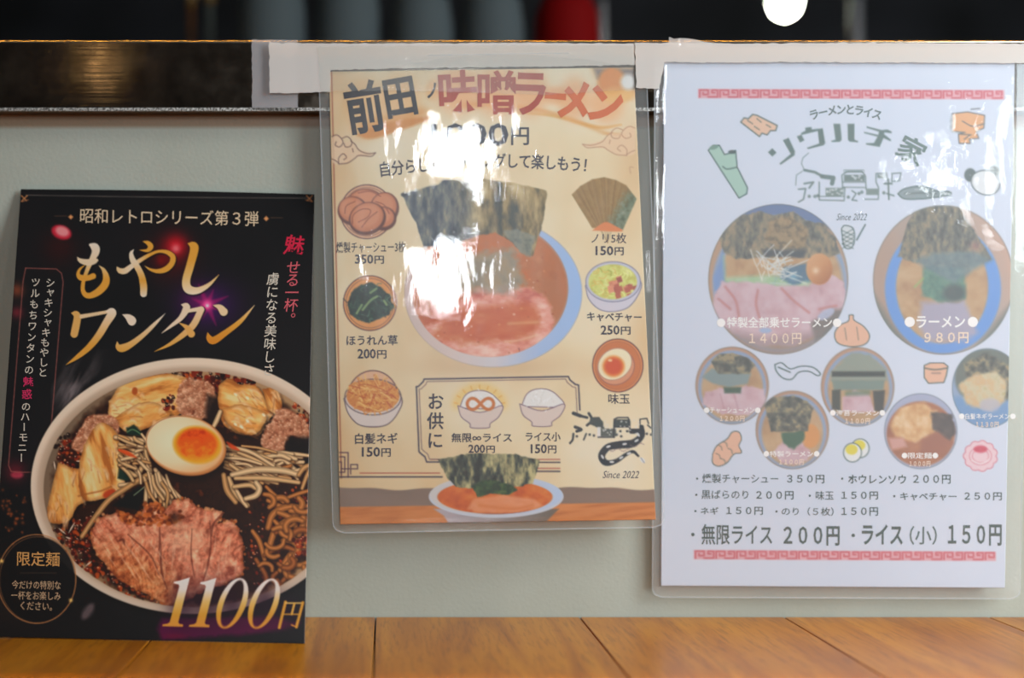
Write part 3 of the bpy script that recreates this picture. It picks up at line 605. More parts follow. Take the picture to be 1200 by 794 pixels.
    c.inside(718, 330, 28.5, 20.5)
    for k in range(46):
        x = r.uniform(692, 735); y = r.uniform(312, 348); a = r.uniform(0, 3); c.line([(x, y), (x+5*math.cos(a), y+4*math.sin(a)), (x+9*math.cos(a+.6), y+7*math.sin(a+.6))], 1.3, r.choice(((238, 240, 150), (166, 170, 70), (222, 214, 110), (226, 190, 90))), .8)
    for k in range(24):
        x = r.uniform(714, 746); y = r.uniform(324, 350)
        if (x-730)**2/220+(y-336)**2/150 < 1.1: c.poly([(x-3.5, y-2), (x+2, y-4), (x+4, y+2), (x-2, y+4)], r.choice(((186, 92, 70), (214, 128, 96), (160, 76, 64), (228, 148, 112))), .95, .7)
    c.clip = None
    # egg plate
    disc(724, 428, 29.5, 31, (224, 136, 74)); c.ell(724, 428, 26.5, 28, (206, 116, 60), 1, 1)
    c.ell(722, 430, 22, 20, (220, 148, 108), 1, 1, -35); c.ring(722, 430, 22, 20, 1, (150, 90, 80), .9, -35); c.ell(720.5, 426.5, 21, 17.5, (246, 230, 190), 1, 1, -35); c.ring(720.5, 426.5, 21, 17.5, .9, (170, 110, 90), .8, -35)
    c.ell(719, 429, 13, 12.5, (240, 150, 60), 1, 2); c.ell(719, 429, 10.5, 10, (216, 76, 24), 1, 2.4); c.ell(715, 422, 2.6, 1.6, (250, 210, 160), .9, .7)
    # main bowl with seaweed
    c.glow(580, 430, 90, (196, 140, 90), .35, 14); c.glow(520, 400, 40, (200, 150, 100), .25)
    c.ell(578, 343, 104, 87, lambda X, Y: mixn(stretch(X, 480, 680), (216, 190, 180), (222, 200, 190), (214, 206, 208), (168, 190, 224), (158, 190, 232)), 1, 1); c.ring(578, 343, 104, 87, .8, (150, 130, 130), .4)
    c.inside(574, 338, 92, 80)
    c.ell(574, 338, 92, 80, lambda X, Y: mixn(vnoise(X, Y, 18, 31, 4), (166, 74, 26), (206, 110, 50), (192, 112, 62), (220, 146, 96)), 1, 3)
    c.glow(515, 378, 30, (204, 74, 20), .8, 22); c.glow(650, 340, 20, (176, 106, 60), .7, 50)
    MT = [(498, 402), (490, 386), (520, 372), (540, 352), (560, 338), (600, 334), (630, 342), (646, 362), (648, 386), (640, 408), (610, 421), (570, 424), (530, 418)]
    c.poly(MT, lambda X, Y: mixn(stretch(vnoise(X, Y, 12, 41, 4, 1.6, .8), .2, .8), (206, 104, 84), (230, 140, 116), (240, 172, 150), (248, 204, 184)), 1, 2.5, 3, 2, sm=True)
    c.poly([(505, 395), (530, 366), (580, 358), (622, 356), (632, 376), (620, 395), (580, 400), (540, 402)], lambda X, Y: mixn(vnoise(X, Y, 14, 44, 3, 2, .6), (196, 74, 22), (208, 96, 40), (214, 130, 72)), .85, 5, 4, 5, sm=True)
    c.line([(592, 400), (610, 398), (630, 392)], 2, (240, 190, 150), .7, 1.2); c.line([(596, 379), (630, 377)], 2.5, (232, 170, 110), .7, 1.5); c.line([(505, 398), (516, 402)], 4, (166, 48, 40), .8, 1.5); c.line([(608, 408), (610, 418)], 1.4, (150, 70, 70), .8)
    for k in range(70):
        x = r.uniform(500, 660); y = r.uniform(300, 420); c.ell(x, y, r.uniform(.6, 1.6), r.uniform(.5, 1.2), r.choice(((246, 214, 190), (170, 70, 30), (230, 150, 90))), .7, .6)
    c.poly([(525, 330), (540, 300), (600, 290), (616, 330), (600, 345), (560, 340), (530, 345)], lambda X, Y: mixn(vnoise(X, Y, 10, 47, 3), (120, 128, 116), (150, 150, 130), (170, 150, 110)), .8, 5, 5, 6)
    c.clip = None
    def nori(X, Y):
        n = vnoise(X, Y, 9, 51, 5, .7, 1.9); n2 = vnoise(X, Y, 26, 52, 2, .7, 1.6); k = stretch(X+n2*40, 545, 600)[..., None]
        dk = mixn(stretch(n*.6+n2*.5, .3, .8), (20, 30, 46), (48, 60, 76), (110, 112, 104), (196, 174, 130))
        ol = mixn(stretch(n*.7+n2*.4, .25, .8), (52, 58, 50), (120, 104, 68), (176, 150, 98), (204, 180, 128)); return dk*(1-k)+ol*k
    c.poly([(471, 228), (500, 219), (513, 216), (520, 210), (548, 212), (560, 208), (580, 211), (600, 214), (641, 223), (640, 232), (636, 262), (624, 300), (612, 296), (598, 282), (580, 272), (560, 276), (540, 284), (520, 290), (496, 288), (488, 262), (478, 244)], nori, 1, .8, 1.4, 8)
    c.poly([(588, 270), (606, 268), (628, 276), (622, 301), (610, 296)], lambda X, Y: mixn(vnoise(X, Y, 6, 54, 4), (70, 80, 78), (130, 132, 116), (170, 160, 130)), .9, 1.2, 2, 5)
    c.ell(473, 228, 3, 2.2, (30, 32, 44), 1, 1)
    # framed box with rice bowls
    for dx, w_, col in ((0, 1.7, (52, 44, 66)), (3.2, .9, (110, 80, 84))):
        a, b, t, u = 488+dx, 678-dx, 444+dx*.9, 541-dx
        c.line([(a, t+9), (a+2.4, t+8.4), (a+8, t+3), (a+9, t), (b-12, t-3), (b-10, t+1), (b-4, t+6), (b, t+7), (b+1.5, t+36)], w_, col, .95, .5, sm=False)
        c.line([(a, t+9), (a+3, u-12), (a+5, u-10), (a+10, u-6), (a+12, u), (a+28, u)], w_, col, .95, .5, sm=False)
    for k in range(9):
        a = math.radians(-170+k*20); c.glow(562+27*math.cos(a), 478+24*math.sin(a), 7, (244, 196, 92), .55)
        c.line([(562+26*math.cos(a), 476+21*math.sin(a)), (562+30*math.cos(a), 476+25*math.sin(a))], 1.2, (226, 160, 60), .8)
    for cx_, cy_ in ((562.5, 478), (635, 476)):
        PU = (112, 84, 104)
        c.poly([(cx_-24, cy_), (cx_-18, cy_-14), (cx_-8, cy_-20), (cx_+6, cy_-20), (cx_+18, cy_-13), (cx_+24, cy_)], (238, 232, 224), 1, .8, sm=True, edge=(PU, .9))
        c.poly([(cx_-26, cy_-3), (cx_-22, cy_+10), (cx_-12, cy_+18), (cx_-10, cy_+23), (cx_+10, cy_+23), (cx_+12, cy_+18), (cx_+22, cy_+10), (cx_+26, cy_-3), (cx_, cy_+5)], (226, 204, 190), 1, .8, sm=True, edge=(PU, .9))
        for k in range(30): c.ell(cx_+r.gauss(0, 8), cy_-8+r.gauss(0, 4.5), 1.6, .8, r.choice(((250, 248, 244), (222, 216, 206))), .6, .5, r.uniform(0, 180))
    t = np.linspace(0, 2*math.pi, 50); c.line(np.stack([563+15.5*np.cos(t)/(1+.35*np.sin(t)**2), 473+13*np.sin(t)*np.cos(t)], -1), 3.6, (206, 112, 42), 1, .6, sm=False)
    # small bowl at the bottom
    c.poly([(508, 596), (520, 604), (530, 620), (632, 620), (645, 606), (655, 596)], lambda X, Y: mixn(stretch(X, 515, 650), (186, 172, 176), (150, 140, 138), (112, 98, 84)), 1, 1)
    c.ell(581.5, 581.5, 79, 25, (206, 208, 216), 1, .8); c.ell(581.5, 580, 77.5, 23.5, lambda X, Y: mixn(stretch(X, 505, 655), (214, 206, 200), (200, 200, 206), (190, 206, 230)), 1, 1)
    c.inside(580, 582, 68, 20)
    c.ell(580, 582, 68, 20, lambda X, Y: mixn(vnoise(X, Y, 11, 81, 4), (186, 66, 10), (220, 104, 26), (234, 144, 64)), 1, 1)
    c.poly([(555, 584), (590, 579), (625, 584), (636, 592), (610, 600), (560, 601), (548, 596)], lambda X, Y: mixn(vnoise(X, Y, 9, 83, 3, 2, .7), (232, 140, 84), (242, 172, 136)), .8, 2, 1, 2); c.line([(560, 602), (592, 602), (620, 599), (636, 595)], 1.6, (110, 30, 24), .8); c.line([(562, 592), (600, 596), (624, 592)], 4, (220, 118, 50), .7, 2)
    c.clip = None
    c.poly([(513, 538), (532, 535), (548, 531), (580, 531), (604, 532), (620, 536), (632, 539), (628, 556), (624, 566), (606, 570), (590, 568), (570, 566), (550, 572), (534, 570), (524, 560)], lambda X, Y: mixn(stretch(vnoise(X, Y, 6, 91, 4, .7, 1.7)*.6+vnoise(X, Y, 18, 92, 2, .6, 2)*.5, .34, .74), (24, 30, 28), (58, 66, 56), (140, 134, 94), (200, 186, 130)), 1, .7, 1.4, 9)
    c.poly([(553, 570), (566, 562), (580, 562), (600, 568), (606, 574), (596, 580), (575, 578), (560, 582)], lambda X, Y: mixn(vnoise(X, Y, 4, 94, 3), (20, 36, 24), (44, 74, 40), (112, 128, 60)), 1, .8, 1.2, 4)
    # snake sign of the shop, made of little houses
    DK = (30, 38, 48)
    for pts, w_ in (([(672, 484), (680, 487)], 4), ([(680, 487), (688, 489)], 3), ([(690, 484), (694, 492), (688, 498)], 3), ([(674, 500), (681, 503), (676, 505)], 3.5), ([(672, 508), (671, 515), (668, 519)], 2.4), ([(687, 508), (684, 515)], 1.8)): c.line(pts, w_, DK, .95)
    c.poly([(692, 489), (702, 488), (706, 494), (708, 502), (698, 500), (690, 496)], (66, 74, 72), 1, .8, 1, 3)
    for x0, y0, x1, y1, col in ((700, 500, 704, 512, (232, 226, 218)), (704, 502, 722, 511, (86, 92, 86)), (719, 491, 738, 500, (60, 70, 68)), (738, 502, 752, 508, DK)):
        c.poly([(x0, y0), (x1, y0), (x1, y1), (x0, y1)], col, 1, .6)
    for pts in ([(719, 512), (720, 491), (724, 489), (736, 489), (738, 494), (738, 506)], [(750, 506), (750, 491), (758, 490), (760, 496)], [(701, 512), (720, 512)], [(720, 500), (738, 500)], [(759, 498), (764, 502)], [(766, 490), (766, 497)]): c.line(pts, 1.5, DK, .95, sm=False)
    for x, y in ((676, 511), (691, 509), (696, 510), (723, 509), (728, 511), (735, 505), (758, 508), (763, 509), (727, 505)): c.ell(x, y, 1.3, 1.3, DK)
    for k in range(34): x = r.uniform(706, 750); y = r.uniform(492, 509); c.ell(x, y, 1, .8, (226, 220, 210), .8, .5)
    c.line([(752, 500, 5), (752, 510, 7), (742, 519, 9), (726, 521, 9), (712, 524, 8), (705, 534, 8), (710, 542, 7), (722, 540, 5), (734, 532, 4), (742, 529, 3.5), (748, 534, 2.5)], 0, DK, 1, .6)
    for x, y, a in ((713, 523, -20), (706, 535, 60), (732, 520, -10), (746, 516, -30), (717, 541, 0), (728, 536, -30), (737, 531, -20), (748, 509, 60)): c.ell(x, y, 2.8, 1.3, (222, 220, 216), 1, .5, a)
    c.ell(753, 539, 4, 2.2, (232, 230, 228), 1, .6, 50); c.line([(751, 536), (755, 542)], .6, DK, .7)
    for k in range(20): a = k/19; x = 714+a*40; c.ell(x, 527+1.5*math.sin(k)+(-7*a if a > .6 else 0), .9, .7, (150, 120, 120), .8, .4)
    return c

# ------------------------------------------------------------------ print 3: white laminated price list
def paint3():
    BG = (222, 231, 247)
    c = Canvas(772, 68, 1192, 692, 1.0, BG); r = random.Random(8); q3 = np.random.default_rng(12)
    GN = (72, 104, 98); DG = (44, 76, 72); RD = (214, 92, 106)
    c.tex((slice(None), slice(None)), np.full(c.X.shape, -9.0), lambda X, Y: mixn(vnoise(X, Y, 160, 5, 2), (218, 228, 246), (226, 234, 250)))
    def fret(x0, x1, y0, y1, h):
        c.poly([(x0-1, y0-.5), (x1+1, y1-.5), (x1+1, y1+h+.5), (x0-1, y0+h+.5)], (238, 168, 176), .9, .6)
        n = int(round((x1-x0)/12.0)); 
        for k in range(n):
            x = x0+(x1-x0)*k/n; w_ = (x1-x0)/n; y = y0+(y1-y0)*k/n
            if k % 2 == 0: pts = [(x+1, y+h-1), (x+1, y+1), (x+w_-1, y+1), (x+w_-1, y+h*.62), (x+w_*.42, y+h*.62), (x+w_*.42, y+h*.4)]
            else: pts = [(x-1, y+h-1), (x+w_-2, y+h-1), (x+w_-2, y+1), (x+w_*.3, y+1), (x+w_*.3, y+h*.4), (x+w_*.55, y+h*.4)]
            c.line(pts, 2.1, RD, .95, .6, sm=False)
    fret(819, 1176, 104.5, 106, 10); fret(814, 1166, 644.5, 646.5, 10)
    # leek, bamboo shoot, noodle block, fish
    c.poly([(830, 176), (836, 170), (843, 170), (849, 181), (857, 179), (862, 176), (864, 196), (876, 220), (875, 227), (866, 232)], (176, 212, 198), 1, .7, edge=(DG, 1.1)); c.ell(836.5, 172.5, 5.5, 2.6, (120, 160, 146), 1, .6, -15); c.ell(858, 178, 4.6, 2.2, (60, 84, 84), 1, .6); c.line([(847, 195), (852, 198), (863, 196)], 1.1, DG)
    c.poly([(868, 143), (872, 138), (877, 139), (882, 134), (887, 135), (911, 147), (909, 153), (903, 153), (899, 158), (893, 156), (890, 160)], (240, 198, 168), 1, .7, edge=(DG, 1.1))
    for pts in ([(876, 141), (882, 145)], [(887, 139), (892, 143)], [(884, 148), (890, 152)], [(898, 146), (903, 149)]): c.line(pts, 1, DG, .8)
    OR = (238, 178, 124)
    c.poly([(1116, 133), (1134, 131), (1154, 135), (1153, 150), (1144, 154), (1147, 162), (1136, 163), (1137, 168), (1124, 168), (1123, 157), (1131, 155), (1116, 154)], OR, 1, .8, sm=False, edge=((92, 100, 104), 1.1))
    for pts in ([(1128, 142), (1140, 148), (1153, 145)], [(1124, 157), (1138, 158)], [(1130, 163), (1136, 159)], [(1138, 128), (1148, 127)], [(1114, 138), (1115, 152)]): c.line(pts, 1.3, (92, 100, 104), .85)
    c.ell(1137, 205, 7, 8, (96, 112, 112), 1, .8); c.ell(1165, 201, 7, 7.5, (110, 126, 126), 1, .8); c.ell(1155, 214, 17, 14, (236, 240, 244), 1, .8, 20); c.ring(1155, 214, 17, 14, 1.2, (92, 110, 112), 1, 20)
    c.poly([(1052, 227), (1060, 221), (1080, 218), (1100, 224), (1112, 224), (1114, 228), (1098, 231), (1080, 233), (1060, 233)], (146, 162, 166), 1, .7, sm=True, edge=(DG, .9)); c.line([(1060, 227), (1080, 226), (1098, 227)], 1.2, (90, 110, 112), .8); c.line([(1072, 222), (1084, 222)], 1, (200, 208, 212), .8)
    # heavy arched lettering
    K = lambda pts: [(900+x/6, 120+y/6) for x, y in pts]
    for pts in ([(0, 350), (30, 322), (60, 352), (30, 380)], [(105, 265), (145, 248), (190, 345), (185, 372), (90, 437), (80, 430), (160, 362)], [(203, 238), (235, 226), (255, 265), (225, 282)], [(262, 178), (305, 172), (308, 190), (385, 182), (402, 285), (392, 300), (280, 328), (276, 318), (360, 288), (350, 200), (235, 228), (232, 216), (264, 198)],
                [(460, 150), (508, 150), (518, 262), (505, 276), (450, 278), (445, 270), (475, 262)], [(560, 150), (608, 150), (608, 262), (635, 272), (630, 280), (575, 275), (562, 262)],
                [(695, 168), (790, 192), (800, 195), (840, 190), (870, 205), (868, 216), (820, 210), (815, 222), (865, 262), (862, 272), (812, 250), (785, 312), (690, 296), (690, 286), (745, 285), (770, 240), (675, 215), (677, 207), (775, 228), (780, 205), (693, 178)]): c.poly(K(pts), (92, 120, 116), 1, .6)
    # house-snake sign
    D2 = (92, 118, 114)
    for pts, w_ in (([(255, 475), (330, 490), (385, 520)], 18), ([(380, 520), (460, 530), (450, 570)], 30), ([(255, 570), (320, 560), (290, 600)], 12), ([(215, 610), (265, 605), (250, 680), (215, 700)], 10), ([(285, 355), (245, 390), (235, 430), (250, 460)], 5), ([(240, 485), (200, 510), (195, 580)], 5),
                    ([(360, 560), (360, 685), (535, 690), (540, 600), (525, 600), (520, 510), (560, 485), (660, 485), (685, 515), (690, 610)], 8), ([(525, 560), (680, 560)], 7), ([(525, 595), (680, 598)], 7), ([(360, 660), (535, 660)], 6), ([(680, 680), (775, 680), (778, 600), (760, 560), (760, 500), (830, 495), (840, 540)], 8), ([(870, 500), (935, 495), (925, 550), (870, 555), (872, 500)], 7), ([(845, 540), (850, 680)], 12), ([(820, 570), (870, 570)], 14), ([(590, 620), (620, 640), (590, 685), (625, 690)], 9), ([(835, 640), (885, 655)], 10)):
        c.line(K(pts), w_/6, D2, .9, .6, sm=False)
    c.poly(K([(405, 600), (530, 600), (530, 660), (405, 660)]), (126, 146, 142), 1, .7); c.poly(K([(535, 508), (680, 508), (680, 555), (535, 555)]), (110, 132, 130), 1, .7); c.poly(K([(690, 605), (778, 605), (778, 650), (690, 650)]), (126, 146, 142), 1, .7); c.poly(K([(770, 505), (828, 510), (830, 535), (770, 530)]), (120, 140, 138), 1, .7)
    for x, y in ((290, 660), (330, 660), (350, 655), (565, 665), (640, 640), (660, 630), (815, 635)): c.ell(900+x/6, 120+y/6, 1.8, 1.8, D2, .9)
    for k in range(26): x = r.choice((r.uniform(410, 530), r.uniform(540, 680))); y = 630+r.uniform(-24, 24) if x < 530 else 530+r.uniform(-18, 18); c.ell(900+x/6, 120+y/6, 1.3, 1, (214, 222, 228), .8, .5)
    for k in range(9): c.ring(900+(540+k*16)/6, 120+482/6, 1.3, 1.6, .7, D2, .8)
    # noodle strainer
    c.line([(1004, 281), (1014, 263)], 1.4, DG); c.poly([(986, 268), (990, 264), (1000, 268), (1001, 284), (996, 291), (989, 288)], (220, 226, 232), 1, .7, sm=True, edge=(DG, 1))
    for k in range(4): c.line([(987, 270+k*5), (1000, 276+k*5)], .8, DG, .8); c.line([(1000, 268+k*5), (987, 276+k*5)], .8, DG, .8)
    # photographs
    def photo(cx, cy, rx, ry, draw, shape=1):
        c.inside(cx, cy, rx, ry); draw(cx, cy, rx, ry); c.clip = None; c.ring(cx, cy, rx-.5, ry-.5, 1, (90, 110, 110), .5)
    NO = lambda X, Y: mixn(stretch(vnoise(X, Y, 5, 7, 4, .8, 1.5)*.7+vnoise(X, Y, 30, 8, 2)*.3, .3, .75), (84, 88, 84), (112, 114, 104), (148, 138, 114), (172, 154, 124))  # seaweed tones here and in NK lightened to carry the film's veil
    NK = lambda X, Y: mixn(stretch(vnoise(X, Y, 6, 17, 4), .3, .7), (70, 76, 68), (104, 106, 92), (164, 150, 112))
    MEAT = lambda X, Y: mixn(vnoise(X, Y, 16, 27, 4), (190, 148, 154), (212, 176, 184), (222, 194, 204), (206, 164, 168))
    SOUP = lambda X, Y: mixn(vnoise(X, Y, 14, 37, 3), (176, 134, 96), (200, 164, 120), (212, 180, 140))
    WOOD = (196, 152, 122); BL = (112, 158, 222)
    def d1(cx, cy, rx, ry):
        c.ell(cx, cy, rx+3, ry+3, (196, 160, 130)); c.poly([(cx-60, cy-95), (cx+50, cy-95), (cx+60, cy-60), (cx-60, cy-60)], (104, 128, 172), 1, 4)
        c.ell(cx+2, cy+5, 79, 80, (150, 172, 204), 1, 2); c.ell(cx+2, cy+8, 74, 74, SOUP, 1, 3)
        c.poly([(845, 303), (848, 290), (850, 322), (850, 350), (838, 345), (836, 325)], (120, 160, 220), .9, 2)
        c.poly([(848, 300), (850, 325), (900, 322), (950, 325), (952, 345), (900, 352), (850, 345)], lambda X, Y: mixn(vnoise(X, Y, 9, 3, 3), (130, 176, 190), (170, 204, 160), (196, 214, 190)), 1, 3)
        c.poly([(843, 280), (850, 265), (868, 252), (885, 250), (892, 248), (906, 252), (918, 250), (930, 247), (945, 258), (965, 262), (980, 280), (984, 296), (965, 304), (950, 302), (920, 300), (890, 302), (862, 303), (848, 296)], NO, 1, 1, 2, 3)
        c.poly([(902, 258), (925, 252), (948, 268), (944, 290), (912, 292), (896, 280)], lambda X, Y: mixn(stretch(vnoise(X, Y, 5, 5, 4), .3, .7), (118, 106, 84), (160, 136, 100), (178, 152, 112)), .85, 2, 2, 5); c.poly([(892, 292), (945, 294), (942, 302), (898, 301)], (66, 76, 84), .85, 2)
        c.poly([(918, 312), (946, 308), (950, 328), (930, 334), (914, 326)], (74, 118, 150), .9, 2, 2, 4); c.glow(930, 324, 5, (130, 180, 206), .8)
        c.poly([(836, 345), (846, 330), (880, 330), (910, 334), (945, 335), (975, 322), (990, 330), (990, 375), (960, 392), (930, 405), (890, 405), (850, 385), (836, 365)], MEAT, 1, 1.5, 2, 4)
        for pts in ([(850, 336), (862, 352), (866, 372)], [(888, 340), (886, 356), (890, 372)], [(916, 338), (930, 352), (948, 366)], [(960, 362), (980, 358)], [(842, 350), (856, 362)]): c.line(pts, 3, (196, 118, 112), .6, 1.2)
        c.poly([(950, 378), (975, 362), (990, 362), (990, 385), (955, 400)], (120, 116, 110), .9, 3); c.poly([(850, 385), (900, 395), (960, 388), (950, 420), (870, 420)], (150, 130, 128), .55, 5); c.ell(897, 387, 7, 3, (160, 190, 230), .9, 1.5); c.ell(968, 368, 11, 5, (190, 198, 226), .9, 1.5, -30)
        for k in range(38):
            a = r.uniform(-2.6, .7); l = r.uniform(12, 34); x = 906+r.gauss(0, 8); y = 315+r.gauss(0, 8)
            c.line([(x, y), (x+l*.5*math.cos(a)+r.uniform(-2, 2), y+l*.5*math.sin(a)), (x+l*math.cos(a), y+l*.9*math.sin(a))], 1.2, r.choice(((224, 228, 232), (206, 216, 220), (236, 236, 226))), .8, .6)
        c.ell(960, 315, 15.5, 18.5, lambda X, Y: mixn(stretch((X-945)+(Y-297), 5, 55), (222, 172, 122), (214, 154, 98), (186, 120, 70)), 1, 1); c.glow(956, 317, 4, (246, 220, 190), .8)
    photo(912, 327, 82, 88, d1)
    def d2(cx, cy, rx, ry):
        c.ell(cx, cy, rx+3, ry+3, lambda X, Y: mixn(stretch(X+(250-Y)*.4, 1020, 1180), (186, 158, 140), (176, 168, 162), (214, 170, 146))); c.poly([(1020, 340), (1045, 380), (1080, 420), (1130, 425), (1190, 350), (1190, 430), (1010, 430)], (112, 122, 116), .95, 5)
        c.ell(1105, 338, 68, 76, (106, 160, 230), 1, 1.5); c.ell(1104, 336, 54, 66, SOUP, 1, 1.5); c.poly([(1080, 354), (1130, 352), (1146, 390), (1130, 400), (1086, 400), (1076, 380)], (176, 172, 196), .95, 4, 2, 3)
        c.poly([(1082, 310), (1130, 312), (1132, 350), (1100, 354), (1080, 345)], lambda X, Y: mixn(vnoise(X, Y, 6, 8, 3), (76, 116, 108), (118, 164, 138)), 1, 2, 2, 5); c.ell(1118, 343, 13, 10, (72, 88, 86), 1, 4); c.line([(1072, 336), (1082, 326)], 2, (150, 190, 110), .8, 1)
        c.poly([(1052, 300), (1064, 262), (1072, 244), (1094, 240), (1124, 242), (1132, 256), (1148, 280), (1163, 304), (1140, 312), (1100, 310), (1070, 308)], NO, 1, 1.2, 1.5, 4); c.poly([(1070, 305), (1095, 296), (1140, 294), (1163, 304), (1140, 318), (1118, 332), (1090, 318)], lambda X, Y: mixn(vnoise(X, Y, 6, 9, 3), (92, 116, 130), (136, 158, 156)), .85, 3, 2, 3); c.glow(1143, 288, 6, (150, 104, 104), .6)
    photo(1105.5, 328, 82.5, 87.5, d2)
    def small(cx, cy, rx, ry, rot, seaweed, extra):
        c.ell(cx, cy, rx+2, ry+2, WOOD); c.ell(cx+rot, cy+2, rx*.93, ry*.95, (146, 170, 206), 1, 1.5); c.ell(cx+rot, cy+3, rx*.84, ry*.86, SOUP, 1, 2); extra(cx, cy); seaweed(cx, cy)
    def sw(a, b, t, u): return lambda cx, cy: c.poly([(cx+a, cy+t+4), (cx+a+8, cy+t-4), (cx, cy+t-6), (cx+b-6, cy+t), (cx+b, cy+t+8), (cx+b-6, cy+u), (cx+a+8, cy+u+1)], NK, 1, 1, 1.5, int(abs(a*3+b)))
    def e1(cx, cy):
        c.poly([(cx-32, cy+8), (cx-14, cy+2), (cx, cy+8), (cx+16, cy), (cx+38, cy+4), (cx+40, cy+22), (cx+20, cy+34), (cx-12, cy+34), (cx-34, cy+22)], MEAT, 1, 1.5, 2, 3); c.poly([(cx-36, cy-10), (cx-24, cy-20), (cx+22, cy-14), (cx+18, cy-2), (cx-4, cy+2), (cx-22, cy-2)], (136, 156, 156), 1, 1.5)
        c.poly([(cx-10, cy+2), (cx+11, cy+2), (cx+10, cy+9), (cx-9, cy+9)], (60, 94, 72), 1, 1.2); c.line([(cx-14, cy+10), (cx-10, cy+26)], 1.5, (186, 140, 146), .6, 1); c.line([(cx+2, cy+10), (cx+8, cy+30)], 1.5, (186, 140, 146), .6, 1)
    photo(858, 451.5, 43, 45.5, lambda a, b, x, y: small(a, b, x, y, 0, sw(-25, 26, -32, -14), e1))
    def e2(cx, cy):
        c.ell(cx+21, cy+7, 11, 14, (226, 158, 84), 1, 1.5); c.poly([(cx-22, cy+26), (cx-10, cy+12), (cx+10, cy+12), (cx+24, cy+30), (cx+10, cy+40), (cx-12, cy+40)], MEAT, 1, 1.5, 2, 3)
        c.poly([(cx-12, cy+4), (cx+14, cy), (cx+14, cy+12), (cx+2, cy+22), (cx-10, cy+16)], (62, 104, 76), 1, 1.5, 2, 4)
    photo(928.5, 503.5, 43, 46, lambda a, b, x, y: small(a, b, x, y, 0, sw(-33, 24, -34, 1), e2))
    def e3(cx, cy):
        c.poly([(cx-32, cy-18), (cx-8, cy-40), (cx+14, cy-38), (cx+34, cy-20), (cx+34, cy-8), (cx-32, cy-6)], (150, 160, 146), 1, 2, 2, 3); c.poly([(cx-30, cy-18), (cx+32, cy-18), (cx+32, cy-12), (cx-30, cy-12)], (50, 60, 54), 1, 1.2)
        c.poly([(cx-30, cy-8), (cx+32, cy-8), (cx+30, cy+4), (cx-28, cy+4)], (126, 146, 136), 1, 1.5); c.poly([(cx-18, cy+12), (cx-4, cy+4), (cx+14, cy+8), (cx+20, cy+30), (cx-18, cy+30)], MEAT, 1, 1.5, 1, 3)
        c.poly([(cx-30, cy+4), (cx-20, cy+3), (cx-20, cy+28), (cx-30, cy+26)], (64, 70, 60), 1, 1.2); c.poly([(cx+18, cy+5), (cx+32, cy+4), (cx+30, cy+30), (cx+20, cy+28)], (64, 66, 60), 1, 1.2); c.line([(cx-12, cy+8), (cx+12, cy+7)], 6, (96, 128, 100), .7, 2)
    photo(1005, 453, 43, 46.5, lambda a, b, x, y: small(a, b, x, y, 1, lambda cx, cy: 0, e3))
    def d4(cx, cy, rx, ry):
        c.ell(cx, cy, rx+2, ry+2, (176, 184, 212)); c.ell(cx, cy+3, 40, 38, lambda X, Y: mixn(vnoise(X, Y, 9, 12, 3), (158, 98, 70), (196, 130, 86)), 1, 1.5)
        c.poly([(cx-36, cy-6), (cx-24, cy-28), (cx+4, cy-34), (cx+22, cy-20), (cx+18, cy), (cx-6, cy+14), (cx-30, cy+6)], lambda X, Y: mixn(vnoise(X, Y, 7, 13, 3), (206, 150, 90), (230, 186, 130), (246, 222, 186)), 1, 2, 2, 4)
        c.poly([(cx+12, cy-22), (cx+36, cy-20), (cx+42, cy+2), (cx+34, cy+12), (cx+14, cy-2)], lambda X, Y: mixn(vnoise(X, Y, 4, 14, 3), (70, 62, 60), (104, 92, 84)), 1, 1.5, 2, 5); c.poly([(cx-38, cy+8), (cx-20, cy+8), (cx-16, cy+18), (cx-34, cy+22)], (222, 170, 160), .9, 2); c.poly([(cx+2, cy+10), (cx+20, cy), (cx+38, cy+14), (cx+20, cy+30), (cx-2, cy+26)], (168, 106, 80), .95, 3)
    photo(1079, 505, 43, 44.5, d4)
    def d5(cx, cy, rx, ry):
        c.ell(cx, cy, rx+2, ry+2, (150, 174, 206)); c.ell(cx, cy-12, 38, 34, (110, 120, 110), 1, 2); c.poly([(cx-40, cy+10), (cx+40, cy+10), (cx+36, cy+46), (cx-36, cy+46)], (120, 162, 208), 1, 3)
        c.poly([(cx-28, cy-28), (cx, cy-42), (cx+34, cy-20), (cx+36, cy+6), (cx+24, cy+14), (cx-24, cy-8)], NK, 1, 2, 2, 6)
        c.poly([(cx-34, cy-4), (cx-16, cy-16), (cx+10, cy-20), (cx+24, cy-6), (cx+20, cy+16), (cx+4, cy+26), (cx-24, cy+20)], lambda X, Y: mixn(vnoise(X, Y, 7, 16, 4), (190, 176, 120), (216, 206, 170), (222, 188, 140), (206, 206, 196)), 1, 2, 2, 7); c.ell(cx+3, cy+20, 12, 8, (190, 190, 206), .8, 2)
    photo(1157, 454.5, 41.5, 46.5, d5)
    # onion, spoon, ginger, eggs, tub, rosette
    SK = (240, 190, 160)
    c.poly([(995, 369), (1000, 369), (1001, 375), (1012, 382), (1019, 393), (1014, 403), (998, 406), (982, 402), (978, 391), (984, 381), (994, 376)], SK, 1, .7, sm=True, edge=(DG, .9)); c.line([(990, 384), (992, 398)], .9, DG, .6); c.line([(1004, 383), (1006, 398)], .9, DG, .6)
    c.line([(908, 427), (916, 425), (926, 432), (938, 429), (952, 430), (961, 437), (958, 440), (948, 435), (936, 436), (928, 444), (918, 443), (910, 435), (908, 427)], 1.2, DG, .95); c.line([(912, 430), (926, 436)], 1.6, DG, .8)
    c.poly([(835, 532), (840, 522), (852, 514), (858, 506), (866, 506), (869, 514), (866, 522), (869, 530), (860, 532), (852, 542), (842, 546), (835, 542)], SK, 1, .7, sm=True, edge=(DG, .9))
